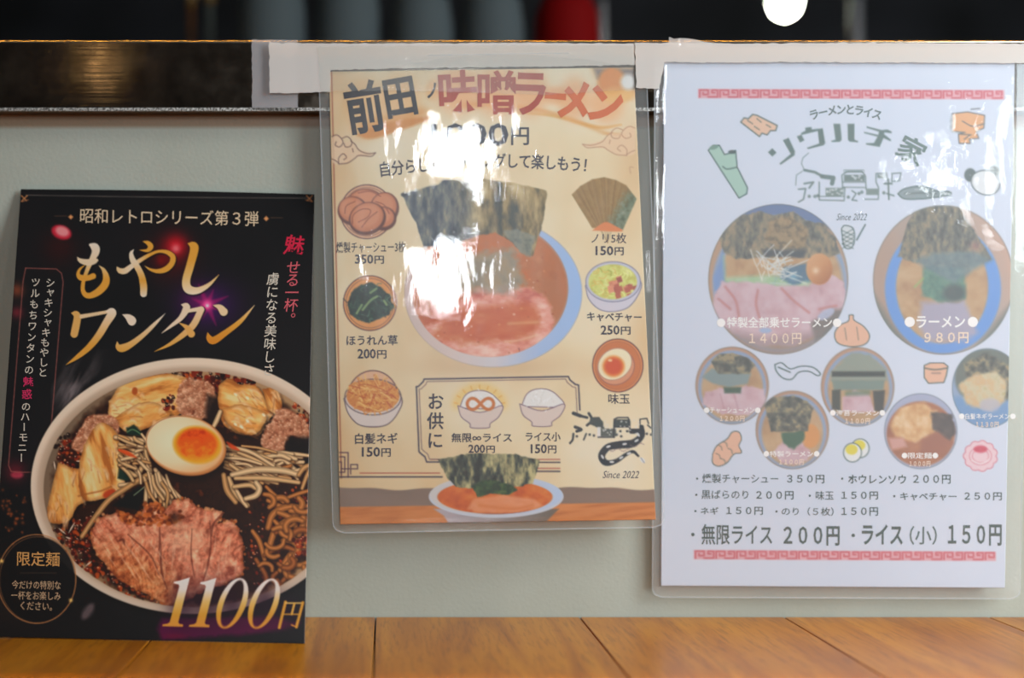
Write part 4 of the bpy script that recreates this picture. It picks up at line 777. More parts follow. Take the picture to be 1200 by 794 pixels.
    for x, y in ((844, 520), (850, 516), (856, 524), (842, 530), (848, 536)): c.line([(x-3, y+1), (x+1, y+3), (x+2, y+7)], .9, DG, .7)
    for x, y in ((1008, 523), (999, 528)): c.ell(x, y+2, 10.5, 11, (240, 244, 246), 1, .7); c.ring(x, y+2, 10.5, 11, 1, DG, .9); c.ell(x-1, y-1.5, 7, 6, (236, 222, 60), 1, .8)
    c.poly([(1083, 428), (1090, 425), (1106, 425), (1111, 429), (1109, 440), (1106, 448), (1088, 449), (1083, 442)], SK, 1, .7, edge=(DG, 1)); c.line([(1083, 431), (1096, 433), (1110, 431)], 1.4, DG, .8); c.line([(1092, 437), (1102, 437)], 1.6, (120, 110, 106), .7)
    t = np.linspace(0, 2*math.pi, 90); R_ = 18+2.2*np.abs(np.sin(t*5.5))
    c.poly(np.stack([1149+R_*np.cos(t), 534+R_*.9*np.sin(t)], -1), (246, 214, 222), 1, .7, edge=((222, 120, 136), 1))
    for rr in (13, 9.5): c.ring(1149, 534, rr, rr*.8, 1, (224, 130, 146), .8)
    c.ell(1149, 526, 8, 4.2, (214, 70, 96), 1, 1.4); c.line([(1139, 539), (1149, 543), (1159, 538)], 1.6, (250, 236, 240), 1)
    return c

# ================================================================== the place
# ---- setting
box('floor', -2.6, 3.2, -3.7, 2.4, -0.80, -0.75, mat('dark_floor', tuple(lin((70, 66, 62))), 0.6))['kind'] = 'structure'
wall = box('wall_back', -2.6, 3.2, 0.0, 0.06, -0.75, 0.372, M_wall); wall['kind'] = 'structure'
M_dark = mat('dark_kitchen_wall', tuple(lin((34, 34, 38))), 0.7)
v = mapped(M_dark, (1, 1, 1)); lk(M_dark, ramp(M_dark, noise_tex(M_dark, v, 3, 2), [(0.35, tuple(lin((16, 15, 16)))), (0.65, tuple(lin((48, 48, 54))))]), bsdf(M_dark).inputs['Base Color'])
box('wall_kitchen', -2.6, 3.2, 2.3, 2.4, -0.75, 2.2, M_dark)['kind'] = 'structure'
# room behind the camera: wall with a door opening and a window opening, plus one for the added glare pane, seen only in reflections
M_room = mat('cream_room_wall', tuple(lin((92, 78, 66))), 0.8)
bmw = bmesh.new()
for x0, x1, z0, z1 in ((-2.6, -.04, -.75, 2.2), (0.35, 1.74, -.75, 2.2), (1.86, 2.03, -.75, 2.2), (2.30, 3.2, -.75, 2.2), (-.04, 0.35, -.75, .49), (-.04, 0.35, .69, .89), (-.04, 0.35, 1.11, 2.2),
                       (2.03, 2.30, -.75, .56), (2.03, 2.30, .98, 2.2), (1.74, 1.86, -.75, .66), (1.74, 1.86, .76, 2.2)):
    r_ = bmesh.ops.create_cube(bmw, size=1)
    for q in r_['verts']: q.co = ((x0+x1)/2+q.co.x*(x1-x0), -3.65+q.co.y*.1, (z0+z1)/2+q.co.z*(z1-z0))
bm_obj('wall_front', bmw, M_room)['kind'] = 'structure'

# ---- counter of varnished planks
M_seam = mat('dark_seam', tuple(lin((52, 32, 16))), 0.8)
counter = empty('counter', (0.1, -0.25, -0.75), 'varnished honey-brown wooden counter the black poster stands on', 'counter')
PW = 0.1365; x_first = (440-CX)/1752.3 - PW*6
for k in range(15):
    x0 = x_first+k*PW; g = 0.0005
    bm = bmesh.new(); bmesh.ops.create_cube(bm, size=1)
    for q in bm.verts: q.co = (x0+PW/2+q.co.x*(PW-2*g), -0.2755+q.co.y*0.549, -0.0075+q.co.z*0.015)
    bmesh.ops.bevel(bm, geom=[e for e in bm.edges if abs(e.verts[0].co.x-e.verts[1].co.x) < 1e-6], offset=0.0004, segments=1, affect='EDGES')
    o = bm_obj('plank', bm, M_wood, counter)
box('counter_base', x_first-.0, x_first+15*PW, -0.53, -0.001, -0.75, -0.016, M_seam, counter)
adopt(counter)

# ---- steel edge trim on top of the low wall (profile pulled along x)
zt = CAM[2]+(CY-47)/F*0.842; zb = CAM[2]+(CY-129.5)/F*0.842; yf = CAM[1]+0.842
prof = [(yf+.058, zt), (yf+.0016, zt)]+[(yf+.0016-.0016*math.sin(a), zt-.0016+.0016*math.cos(a)) for a in np.linspace(0, math.pi/2, 29)[1:]]+[(yf, zb+.004), (yf, zb), (yf+.015, zb), (yf+.015, zt-.006), (yf+.058, zt-.006)]
vs, fs = [], []; n = len(prof)
for x in (-1.4, 1.9): vs += [(x, y, z) for y, z in prof]
for i in range(n): fs.append((i, (i+1) % n, n+(i+1) % n, n+i))
fs += [tuple(range(n))[::-1], tuple(range(n, 2*n))]
trim = mesh_obj('trim_1', vs, fs, M_steel); trim['kind'] = 'structure'; trim.data.materials.append(M_polish)
for q in trim.data.polygons:
    if 1 <= q.index <= 28: q.material_index = 1
o = box('edge_lip', -1.4, 1.9, yf-.0004, yf+.0012, zb-.0002, zb+.0018, M_lip, trim)

# ---- surfaces of the three prints: depth as a function of the picture position
def bil(px, py, c):                                     # inverse depth, bilinear between four corners
    (x0, y0), (x1, y1), d = c
    u = (px-x0)/(x1-x0); v_ = (py-y0)/(y1-y0); i = 1/np.array(d, float)
    return 1/((i[0]*(1-u)+i[1]*u)*(1-v_)+(i[2]*(1-u)+i[3]*u)*v_)
def depth1(px, py):
    b = bil(px, py, ((-13, 223), (363, 750), (.8525, .8535, .786, .7695)))
    u = np.clip((px+13)/376, 0, 1); return b-0.0035*np.sin(math.pi*np.clip((py-223)/527, 0, 1))*1.0
def depth2(px, py): return bil(px, py, ((385, 80), (770, 612), (.8398, .8395, .8365, .835)))-0.0015*np.sin(math.pi*np.clip((px-385)/385, 0, 1))
def depth3(px, py): return bil(px, py, ((775, 73), (1188, 688), (.8400, .8395, .8475, .8460)))
def warp(corners, shape_fn=None):                        # unit square -> quadrilateral in the picture
    tl, tr, br, bl = [np.array(q, float) for q in corners]
    def f(u, v_):
        u = u[..., None]; v_ = v_[..., None]
        return (tl*(1-u)+tr*u)*(1-v_)+(bl*(1-u)+br*u)*v_
    return f
GAIN = {}
def sheet(name, canvas, corners, depth, m, parent, gain, thick, bow=None):
    c = canvas; nu, nv = c.nx, c.ny
    U, V = np.meshgrid(np.linspace(0, 1, nu), np.linspace(0, 1, nv))
    Q = warp(corners)(U, V)
    if bow is not None: Q[..., 1] += bow(U, V)
    px, py = Q[..., 0], Q[..., 1]
    # sample the painting at the picture position
    fx = np.clip((px-c.x0)*(c.nx-1)/(c.x1-c.x0), 0, c.nx-1.001); fy = np.clip((py-c.y0)*(c.ny-1)/(c.y1-c.y0), 0, c.ny-1.001)
    ix = fx.astype(int); iy = fy.astype(int); fx = (fx-ix)[..., None]; fy = (fy-iy)[..., None]; A = c.A
    col = (A[iy, ix]*(1-fx)+A[iy, ix+1]*fx)*(1-fy)+(A[iy+1, ix]*(1-fx)+A[iy+1, ix+1]*fx)*fy
    co = P(px, py, depth(px, py)).reshape(-1, 3)
    idx = np.arange(nu*nv).reshape(nv, nu)
    f = np.stack([idx[:-1, :-1], idx[1:, :-1], idx[1:, 1:], idx[:-1, 1:]], -1).reshape(-1, 4)
    rim = np.concatenate([idx[0, :-1], idx[:-1, -1], idx[-1, :0:-1], idx[:0:-1, 0]])
    back = co[rim]+np.array([0, thick, 0]); nb = len(rim); n0 = nu*nv
    k = np.arange(nb); k2 = (k+1) % nb
    side = np.stack([rim[k], rim[k2], n0+k2, n0+k], -1)
    allv = np.vstack([co, back]); allf = np.vstack([f, side])
    me = bpy.data.meshes.new(name); me.vertices.add(len(allv)); me.vertices.foreach_set('co', allv.ravel())
    # back: one strip per row, from the left rim to the right rim
    rg = np.arange(nu-1, nu-1+nv); lf = np.concatenate([[0], (nu-1)+(nv-1)+(nu-1)+np.arange(nv-1)[::-1]])
    lf = np.array([int(np.where(rim == idx[j, 0])[0][0]) for j in range(nv)]); rg = np.array([int(np.where(rim == idx[j, -1])[0][0]) for j in range(nv)])
    bk = np.stack([n0+rg[:-1], n0+rg[1:], n0+lf[1:], n0+lf[:-1]], -1); allf = np.vstack([allf, bk])
    nf = len(allf); me.loops.add(nf*4); me.polygons.add(nf)
    me.loops.foreach_set('vertex_index', allf.ravel())
    me.polygons.foreach_set('loop_start', np.arange(nf)*4); me.update(calc_edges=True)
    L = lin(np.clip(col, 0, 255)).reshape(-1, 3)*np.asarray(gain)
    rimc = np.repeat(np.array([[.55, .55, .55]])*np.asarray(gain)*.8, nb, 0)
    cc = np.hstack([np.vstack([np.clip(L, 0, .93), np.clip(rimc, 0, .9)]), np.ones((len(allv), 1))])
    at = me.color_attributes.new('ink', 'FLOAT_COLOR', 'POINT'); at.data.foreach_set('color', cc.ravel().astype(np.float32))
    sm = np.ones(nf, bool); sm[len(f):] = False; me.polygons.foreach_set('use_smooth', sm)
    me.materials.append(m); o = bpy.data.objects.new(name, me); COL.objects.link(o); o.parent = parent
    return o
# ---- lettering
_tc = {}
def glyphs(s, bold=0.0, space=1.0):
    key = (s, bold, space)
    if key in _tc: return _tc[key]
    cu = bpy.data.curves.new('glyphs', 'FONT'); cu.body = s; cu.offset = bold; cu.resolution_u = 2; cu.space_character = space
    o = bpy.data.objects.new('glyphs', cu); COL.objects.link(o); bpy.context.view_layer.update()
    me = bpy.data.meshes.new_from_object(o.evaluated_get(bpy.context.evaluated_depsgraph_get()))
    v_ = np.zeros(len(me.vertices)*3); me.vertices.foreach_get('co', v_); v_ = v_.reshape(-1, 3)[:, :2]
    f = [tuple(p.vertices) for p in me.polygons]
    bpy.data.objects.remove(o); bpy.data.curves.remove(cu); bpy.data.meshes.remove(me)
    _tc[key] = (v_, f); return _tc[key]
class Letters:                                           # gathers glyphs of one line into one part
    def __init__(s): s.v = []; s.f = []; s.n = 0
    def add(s, v_, f):
        s.v.append(v_); s.f += [tuple(i+s.n for i in q) for q in f]; s.n += len(v_)
    def build(s, depth, m, parent, lift=0.00012, label=None):
        v_ = np.vstack(s.v); co = P(v_[:, 0], v_[:, 1], depth(v_[:, 0], v_[:, 1])-lift)
        o = mesh_obj('lettering', co, s.f, m, parent)
        if label: o['label'] = label
        return o
def rot(v_, a):
    a = math.radians(a); c, s_ = math.cos(a), math.sin(a)
    return np.stack([v_[:, 0]*c-v_[:, 1]*s_, v_[:, 0]*s_+v_[:, 1]*c], -1)
def hline(L, s, x0, y0, x1, y1, ang=0, bold=0.0, shear=0, arc=0):     # ink box in picture pixels; ang clockwise
    v_, f = glyphs(s, bold); lo = v_.min(0); hi = v_.max(0); u = (v_-lo)/(hi-lo)
    w_, h_ = x1-x0, y1-y0
    q = np.stack([(u[:, 0]-.5)*w_, (.5-u[:, 1])*h_], -1); q[:, 0] -= shear*q[:, 1]
    if arc: q[:, 1] += arc*((2*(u[:, 0]-.5))**2)
    L.add(rot(q, ang)+np.array([(x0+x1)/2, (y0+y1)/2]), [g[::-1] for g in f])
def em(L, ch, cx, cy, w_, h_, ang=0, bold=0.0, shear=0):              # one character centred in its em box
    v_, f = glyphs(ch, bold)
    if len(v_) == 0: return
    q = np.stack([(v_[:, 0]-.5)*w_, -(v_[:, 1]-.38)*h_], -1); q[:, 0] -= shear*q[:, 1]
    L.add(rot(q, ang)+np.array([cx, cy]), [g[::-1] for g in f])
def vline(L, s, x0, y0, x1, y1, w_, h_, bold=0.0, shear=0, lean=0):   # from first to last em centre
    n = len(s)
    for i, ch in enumerate(s):
        t = i/(n-1) if n > 1 else 0; x = x0+(x1-x0)*t; y = y0+(y1-y0)*t
        if ch == 'ー': em(L, ch, x, y, h_, w_, 90, bold)
        elif ch in 'ャュョ': em(L, ch, x+w_*.1, y-h_*.1, w_, h_, lean, bold, shear)
        elif ch == '。': em(L, ch, x+w_*.55, y-h_*.45, w_, h_, lean, bold, shear)
        else: em(L, ch, x, y, w_, h_, lean, bold, shear)
def line_(depth, m, parent, s, *a, **k): L = Letters(); hline(L, s, *a, **k); return L.build(depth, m, parent)

# ================================================================== black poster
G1 = np.array([1.22, 1.06, .92])
black = empty('poster', P(175, 748, .778), 'black noodle-bowl poster priced 1100 yen leaning on the grey wall', 'poster')
c1 = paint1()
sheet('printed_sheet', c1, [(24.5, 221.5), (368.5, 227.5), (357, 753.8), (-13, 745.6)], depth1, M_p1, black, G1, .0009, lambda U, V: -1.2*np.sin(math.pi*U)*(1-V))
I = lambda rgb, g=G1: ink(tuple(int(min(255, 255*((float(lin(x))*k)**(1/2.2)))) for x, k in zip(rgb, g)), 0.45)
CR_ = I((214, 200, 176)); MG = I((200, 40, 100)); WH = I((206, 206, 200)); GD = I((206, 160, 96))
line_(depth1, CR_, black, '昭和レトロシリーズ第３弾', 94, 245.5, 303, 263, 1.0, shear=0)
L = Letters(); vline(L, 'シャキシャキもやしと', 59, 331, 50, 436, 11.5, 11.5, .006); L.build(depth1, WH, black)
L = Letters(); vline(L, 'ツルもちワンタンの', 42, 330.5, 34, 433, 11.5, 11.5, .006); L.build(depth1, WH, black)
L = Letters(); vline(L, '魅惑', 33, 447, 31.5, 461.5, 12.5, 12.5, .012); L.build(depth1, MG, black, label='magenta lettering')
L = Letters(); vline(L, 'のハーモニー', 30.5, 476, 25, 536, 11.5, 11.5, .006); L.build(depth1, WH, black)
L = Letters(); em(L, '魅', 345, 287, 24, 25, 4, .012, .12); L.build(depth1, I((196, 24, 66)), black, label='red lettering')
L = Letters(); vline(L, 'せる一杯。', 344, 313, 340, 372, 17, 17, 0, .12); L.build(depth1, I((206, 96, 112)), black, label='pink lettering')
L = Letters(); vline(L, '虜になる美味しさ', 320, 326.5, 315, 433, 15, 15.5, .004, .12); L.build(depth1, WH, black)
line_(depth1, GD, black, '限定麺', 20, 646, 70, 663, 1, bold=.005)
line_(depth1, I((196, 170, 140)), black, '今だけの特別な', 14, 680, 71, 690, 1); line_(depth1, I((196, 170, 140)), black, '一杯をお楽しみ', 13, 692.5, 71, 702.5, 1); line_(depth1, I((196, 170, 140)), black, 'ください。', 24, 705, 61, 714.5, 2)
adopt(black)

# ================================================================== laminated sheets
def film(name, corners, depth, m, parent, radius, lift, seed, amp, back=0.0006, nu=150, nv=190, edge=16, lab=None):
    U, V = np.meshgrid(np.linspace(0, 1, nu), np.linspace(0, 1, nv))
    tl, tr, br, bl = [np.array(q, float) for q in corners]; H = np.linalg.norm(bl-tl); Wd = np.linalg.norm(tr-tl)
    # rounded corners: rows near top and bottom are shortened
    dy = np.minimum(V, 1-V)*H; ins = np.where(dy < radius, radius-np.sqrt(np.maximum(radius**2-(radius-dy)**2, 0)), 0)/Wd
    U2 = ins+U*(1-2*ins); Q = warp(corners)(U2, V); px, py = Q[..., 0], Q[..., 1]
    dist = np.minimum(np.minimum(U2, 1-U2)*Wd, np.minimum(V, 1-V)*H)
    e = np.clip(dist/edge, 0, 1); e = e*e*(3-2*e)
    bumps = (vnoise(px, py, 42, seed, 2, .7, 1.5)-.5)*amp+(vnoise(px, py, 15, seed+5, 2, .7, 2.2)-.5)*amp*.22
    d = depth(px, py)
    front = P(px, py, d-0.0003-lift*e-bumps*e).reshape(-1, 3); backp = P(px, py, d+back).reshape(-1, 3)
    idx = np.arange(nu*nv).reshape(nv, nu)
    f = np.stack([idx[:-1, :-1], idx[1:, :-1], idx[1:, 1:], idx[:-1, 1:]], -1).reshape(-1, 4)
    rim = np.concatenate([idx[0, :-1], idx[:-1, -1], idx[-1, :0:-1], idx[:0:-1, 0]])
    o = mesh_obj(name, front, f.tolist(), m, parent, True)
    # sealed rim and back film
    n0 = len(rim); vs = np.vstack([front[rim], backp[rim]]); k = np.arange(n0); k2 = (k+1) % n0
    mesh_obj('back_film', vs, np.stack([k, n0+k, n0+k2, k2], -1).tolist()+[tuple((n0+k).tolist())], M_film_back, parent)
    a_ = np.stack([px.reshape(-1)[rim], py.reshape(-1)[rim]], -1); cen = a_.mean(0); b_ = a_-(a_-cen)/np.linalg.norm(a_-cen, axis=1)[:, None]*1.6
    vs = np.vstack([P(a_[:, 0], a_[:, 1], depth(a_[:, 0], a_[:, 1])-.0006), P(b_[:, 0], b_[:, 1], depth(b_[:, 0], b_[:, 1])-.0006)])
    mesh_obj('edge_glint', vs, np.stack([k, k2, n0+k2, n0+k], -1).tolist(), M_edge, parent)  # pale strip along the sealed rim, its reflection put in as colour
    return o
G2 = np.array([1.0, 1.03, 1.08])
mid = empty('laminated_menu', P(580, 622, .838), 'cream laminated ramen topping menu taped in the middle of the steel rail', 'menu')
c2 = paint2()
# the sheet hangs slightly askew
sheet('printed_sheet', c2, [(385.5, 84), (742.5, 79), (768.5, 608.5), (398.5, 614)], depth2, M_p2, mid, G2, .00012)
film('laminating_film', [(372.5, 66), (757, 60), (780, 618), (390, 625)], depth2, M_film2, mid, 13, .0007, 3, .0004)
d2 = lambda s, *a, **k: line_(depth2, NV2, mid, s, *a, **k)
J = lambda rgb: ink(rgb, 0.6)
NV2 = J((44, 40, 62)); BK = J((38, 36, 44)); RDT = J((176, 62, 38)); ORT = J((214, 106, 52))
L = Letters()
for ch, x, y, w_, h_, a in (('前', 427, 125, 44, 62, -9), ('田', 469, 114, 36, 46, -10), ('ノ', 506, 106, 12, 18, -5)):
    hline(L, ch, x-w_/2, y-h_/2, x+w_/2, y+h_/2, a, .027)
L.build(depth2, BK, mid)
L = Letters()
for ch, x, y, w_, h_, a in (('味', 537, 107, 46, 50, -3), ('噌', 582, 108, 45, 52, 0), ('ラ', 621, 110, 38, 50, 2)): hline(L, ch, x-w_/2, y-h_/2, x+w_/2, y+h_/2, a, .026 if ch != '噌' else .019)
L.build(depth2, RDT, mid, label='rust-red title lettering')
L = Letters()
for ch, x, y, w_, h_, a in (('ー', 651, 112.5, 25, 8, 5), ('メ', 673, 117, 36, 46, 8), ('ン', 710, 122, 40, 42, 9)): hline(L, ch, x-w_/2, y-h_/2, x+w_/2, y+h_/2, a, .045)
L.build(depth2, ORT, mid, label='title lettering with the film veil painted into its orange')  # dark title ink washed to orange, the film's veil put into its colour
L = Letters(); hline(L, '1000', 505, 144, 596, 171, 0, .02); hline(L, '円', 599, 149, 620, 170, 0, .014); L.build(depth2, J((52, 56, 70)), mid)
L = Letters(); s = '自分らしくトッピングして楽しもう！'
for i, ch in enumerate(s):
    t = i/(len(s)-1); x = 451+(690-451)*t; y = 198-8*math.sin(math.pi*min(1, t*1.0)*.95)-3*t; em(L, ch, x, y, 15.5, 18.5, -7+13*t, .016)
L.build(depth2, NV2, mid)
d2('燻製チャーシュー3枚', 394, 283, 475, 296, -.5, bold=.008)
def price(n, x0, y0, x1, y1):
    L = Letters(); k = x0+(x1-x0)*.66; hline(L, n, x0, y0, k-1, y1, 0, .022); hline(L, '円', k+.5, y0+1.5, x1, y1, 0, .018); L.build(depth2, NV2, mid)
price('350', 416, 298, 450, 309); d2('ほうれん草', 406, 392.5, 466, 404.5, -.5, bold=.02); price('200', 419, 408.5, 453, 420)
d2('白髪ネギ', 416, 507, 466, 520, -.5, bold=.016); price('150', 424, 523.5, 458, 535)
d2('ノリ5枚', 693, 273, 734, 285, 0, bold=.006); price('150', 698, 288, 731, 299); d2('キャベチャー', 688, 366, 752, 376.5, 1, bold=.02); price('250', 704, 381, 739, 392); d2('味玉', 713, 461, 738, 473, 0, bold=.01)
L = Letters(); vline(L, 'お供に', 510.5, 470, 510, 515.5, 20, 21, .016); L.build(depth2, NV2, mid)
d2('無限∞ライス', 529, 507, 600, 518, 0, bold=.016); price('200', 549, 520.5, 580, 530.5); d2('ライス小', 616, 506, 657, 517, 0, bold=.016); price('150', 622, 520, 652, 531)
line_(depth2, J((60, 62, 84)), mid, 'Since 2022', 707, 551.5, 749, 560, 0, shear=.25)
adopt(mid)

G3 = 0.90
right = empty('laminated_price_list', P(980, 700, .847), 'white laminated price list with round bowl photographs at the right', 'menu')
c3 = paint3()
sheet('printed_sheet', c3, [(778, 72.5), (1189, 73), (1177.5, 688.5), (774.5, 686)], depth3, M_p2, right, G3, .00012)
film('hazy_laminating_film', [(767, 57), (1206, 56), (1196, 702), (764, 700)], depth3, M_film3, right, 11, .0010, 11, .0005)
GI = J((66, 92, 88)); GI2 = J((40, 72, 66)); WI = J((250, 248, 246)); PI_ = J((246, 222, 200))
def d3(m, s, *a, **k): return line_(depth3, m, right, s, *a, **k)
L = Letters(); s = 'ラーメンとライス'
for i, ch in enumerate(s):
    t = i/(len(s)-1); a = -17+34*t; em(L, ch, 954+74*t, 137.5-9.5*math.sin(math.pi*(.12+.76*t)), 12, 13, a, .03)
L.build(depth3, J((96, 116, 116)), right)
L = Letters(); em(L, '家', 1068, 176, 34, 32, 28, .02); L.build(depth3, J((98, 124, 120)), right)
d3(J((90, 108, 112)), 'Since 2022', 981, 250, 1016, 258, 0, shear=.25)
def dots(L, pts, r_):
    for x, y in pts:
        t = np.linspace(0, 2*math.pi, 16, endpoint=False); L.add(np.stack([x+r_*np.cos(t), y+r_*np.sin(t)], -1), [tuple(range(16))])
L = Letters(); hline(L, '特製全部乗せラーメン', 852, 371, 975, 384, 0, .014); dots(L, [(845, 378), (981, 378)], 5); L.build(depth3, WI, right, label='white lettering')
L = Letters(); hline(L, '１４００円', 878, 390, 939, 403, 0, .008); L.build(depth3, PI_, right, label='pale lettering')
L = Letters(); hline(L, 'ラーメン', 1074, 370, 1131, 384, 0, .02); dots(L, [(1066, 377), (1140, 377)], 6); L.build(depth3, WI, right, label='white lettering')
L = Letters(); hline(L, '９８０円', 1083, 389, 1135, 402, 0, .02); L.build(depth3, PI_, right, label='pale lettering')
for s, p_, x0, y0, x1, xr in (('チャーシューメン', '１２００円', 832, 477, 884, 26), ('特製ラーメン', '１１００円', 902, 528, 953, 26), ('海苔ラーメン', '１１００円', 980, 480, 1030, 26), ('限定麺', '１０００円', 1064, 530, 1092, 22), ('白髪ネギラーメン', '１１３０円', 1131, 484, 1183, 24)):
    L = Letters(); hline(L, s, x0, y0, x1, y0+7, 0, .01); dots(L, [(x0-4, y0+3.5), (x1+4, y0+3.5)], 3.3); L.build(depth3, WI, right, label='white lettering')
    L = Letters(); m_ = (x0+x1)/2; hline(L, p_, m_-xr/1.8, y0+10, m_+xr/1.8, y0+16.5, 0, .02); L.build(depth3, PI_, right, label='pale lettering')
for s, x0, y0, x1, y1 in (('燻製チャーシュー', 823, 555, 912, 566), ('３５０円', 922, 556, 966, 566), ('ホウレンソウ', 994, 556, 1062, 566.5), ('２００円', 1070, 556, 1114, 566.5), ('黒ばらのり', 822, 574, 877, 584.5), ('２００円', 886, 575, 930, 585), ('味玉', 956, 575, 977, 585.5), ('１５０円', 986, 575.5, 1029, 585), ('キャベチャー', 1055, 577, 1121, 586), ('２５０円', 1130, 576.5, 1174, 586), ('ネギ', 821, 594, 842, 602.5), ('１５０円', 851, 593.5, 894, 603), ('のり（５枚）', 916, 594, 977, 604), ('１５０円', 986, 594, 1029, 604)):
    d3(GI2, s, x0, y0, x1, y1, 0.3, bold=.008 if any(q in s for q in '味枚燻黒') else .016)
L = Letters(); dots(L, [(817, 560.5), (816, 579.5), (815, 598.5), (987, 560.5), (949, 580.5), (1048, 581), (910, 599)], 1.3); dots(L, [(812, 626), (1000, 627)], 2.1)
for q_, f_ in zip(L.v, L.f):
    B_ = Letters(); B_.add(q_, [tuple(range(16))]); B_.build(depth3, GI2, right).name = 'bullet_mark'
for s, x0, y0, x1, y1 in (('無限ライス', 822, 614, 905, 638), ('２００円', 918, 616, 984, 639), ('ライス', 1010, 614, 1058, 638), ('１５０円', 1111, 614, 1174, 639)): d3(GI2, s, x0, y0, x1, y1, 0.3, bold=.014 if '無' in s else .026)
d3(J((70, 98, 94)), '（小）', 1066, 616, 1098, 638, 0.3, bold=.01)
adopt(right)

# ================================================================== tape
def tape(name, outline, d, m, label, seed=1, thick=.00006, group=None):
    p = smooth(list(outline)+[outline[0]], 2)[:-1] if False else np.array(outline, float)
    # finely divided outline so that cut ends look torn; a slight ripple
    q = []
    for i in range(len(p)):
        a, b = p[i], p[(i+1) % len(p)]; n_ = max(1, int(np.linalg.norm(b-a)/4))
        q += [a+(b-a)*t/n_ for t in range(n_)]
    q = np.array(q); rj = np.random.default_rng(seed); q += rj.normal(0, .35, q.shape)
    n_ = len(q); fr = P(q[:, 0], q[:, 1], np.full(n_, d)); bk = fr+np.array([0, thick, 0])
    fs = [tuple(range(n_)), tuple(range(2*n_-1, n_-1, -1))]+[(k, n_+k, n_+(k+1) % n_, (k+1) % n_) for k in range(n_)]
    o = mesh_obj(name, np.vstack([fr, bk]), [f[::-1] for f in fs], m); return tag(o, label, 'tape', group)
tape('adhesive_tape', [(295, 46.5), (348.5, 47), (349, 130), (295.5, 129)], .8416, M_tape, 'upright strip of clear tape on the rail above the black poster', 2)
tape('adhesive_tape', [(315, 50), (420, 51), (640, 50), (744, 51), (744, 76), (640, 78), (470, 80), (387, 82), (387, 107), (348, 109), (316, 109)], .8380, M_tape2, 'long cloudy tape along the rail above the cream menu', 3)
tape('adhesive_tape', [(372, 54), (640, 53), (742, 53), (743, 105), (640, 111), (470, 106), (376, 107)], .8374, M_tape3, 'thin clear tape lapping over the title of the cream menu', 6)
tape('adhesive_tape', [(744, 50), (795, 50), (870, 51), (1000, 50), (1215, 51), (1215, 74), (1000, 73), (870, 73), (779, 73), (772, 104), (746, 103)], .8374, M_tape2, 'wide cloudy tape holding the white price list to the rail', 4)
# curled scrap of tape sticking up over the rail
vs = []; fs = []
for i, (x, y, dd) in enumerate(((784, 43, .840), (790, 45.5, .8385), (797, 44.5, .8365), (806, 45, .837), (816, 46.5, .8378), (826, 49, .8376), (835, 50, .8374))):
    for j, yy in enumerate((y, 56+i*.3)): vs.append(P(x, yy, dd if j == 0 else .8375))
for i in range(6): fs.append((2*i, 2*i+1, 2*i+3, 2*i+2))
tag(mesh_obj('tape_scrap', vs, fs, M_tape2, None, True), 'curled torn scrap of tape sticking up over the rail edge', 'tape')

# ================================================================== kitchen behind, out of focus
M_shelf = mat('kitchen_shelf_steel', tuple(lin((60, 60, 64))), 0.4, 0.6)
shelf = empty('kitchen_shelf', (.1, .55, -.75), 'dark steel kitchen worktop hidden behind the rail', 'shelf')
box('shelf_board', -1.3, 1.5, .36, .85, .262, .28, M_shelf, shelf)
for x in (-1.25, 1.45):
    for y in (.40, .81): box('leg', x-.02, x+.02, y-.02, y+.02, -.75, .262, M_shelf, shelf)
adopt(shelf)
M_cup = mat('grey_glazed_cup', tuple(lin((70, 79, 82))), 0.8, spec=.2); M_red = mat('red_lacquer', tuple(lin((100, 0, 1))), 0.8, spec=.1)
def at(px, y): return CAM[0]+(px-CX)/F*(y-CAM[1])
def cup(px, w_px, top_py, y, m, name, label, group=None, taper=.86, foot=True):
    d = y-CAM[1]; r_ = w_px/2/F*d; top = CAM[2]+(CY-top_py)/F*d; h = top-.28
    t = tag(bpy.data.objects.new(name, None), label, 'cup' if name == 'cup' else 'bowl', group); COL.objects.link(t); t.location = (at(px, y), y, .28)
    prof = [(r_*.99, 0), (r_, .004), (r_*.97, h*.3), (r_*.95, h*.7), (r_*.91, h*.88), (r_*.8, h*.97), (r_*.5, h)] if name == 'cup' else [(r_*.72, 0), (r_*.80, .01), (r_*.92, h*.35), (r_, h*.62), (r_, h*.8), (r_*.94, h*.93), (r_*.7, h)]
    o = lathe('body', prof, (0, 0, 0), m, t)
    o2 = lathe('foot_ring', [(r_*.42, h), (r_*.42, h+.006), (r_*.36, h+.006), (r_*.36, h)], (0, 0, 0), m, t)
    return t
g = 'grey cups upside down on the kitchen worktop'
cup(319, 84, -30, .50, M_cup, 'cup', 'leftmost blurred grey cup behind the rail', g)
cup(408, 82, -22, .51, M_cup, 'cup', 'second blurred grey cup from the left behind the rail', g)
cup(494, 80, -8, .50, M_cup, 'cup', 'third blurred grey cup from the left behind the rail', g)
cup(577, 80, -8, .50, M_cup, 'cup', 'blurred grey cup directly left of the red bowl', g)
cup(664, 78, -4, .49, M_red, 'bowl', 'blurred dark red lacquer bowl behind the rail')
def bottle(px, y, r_, top, m, label, cap):
    t = tag(bpy.data.objects.new('bottle', None), label, 'bottle'); COL.objects.link(t); t.location = (at(px, y), y, .28)
    lathe('glass_body', [(r_, 0), (r_, top*.62), (r_*.9, top*.7), (r_*.42, top*.82), (r_*.38, top)], (0, 0, 0), m, t, 24)
    lathe('cap', [(r_*.45, top), (r_*.45, top+.02), (r_*.3, top+.022)], (0, 0, 0), cap, t, 24)
M_b1 = mat('brown_glass', tuple(lin((92, 58, 28))), .3); M_b2 = mat('grey_green_glass', tuple(lin((70, 76, 72))), .3); M_cap = mat('bottle_cap', tuple(lin((120, 90, 40))), .4)
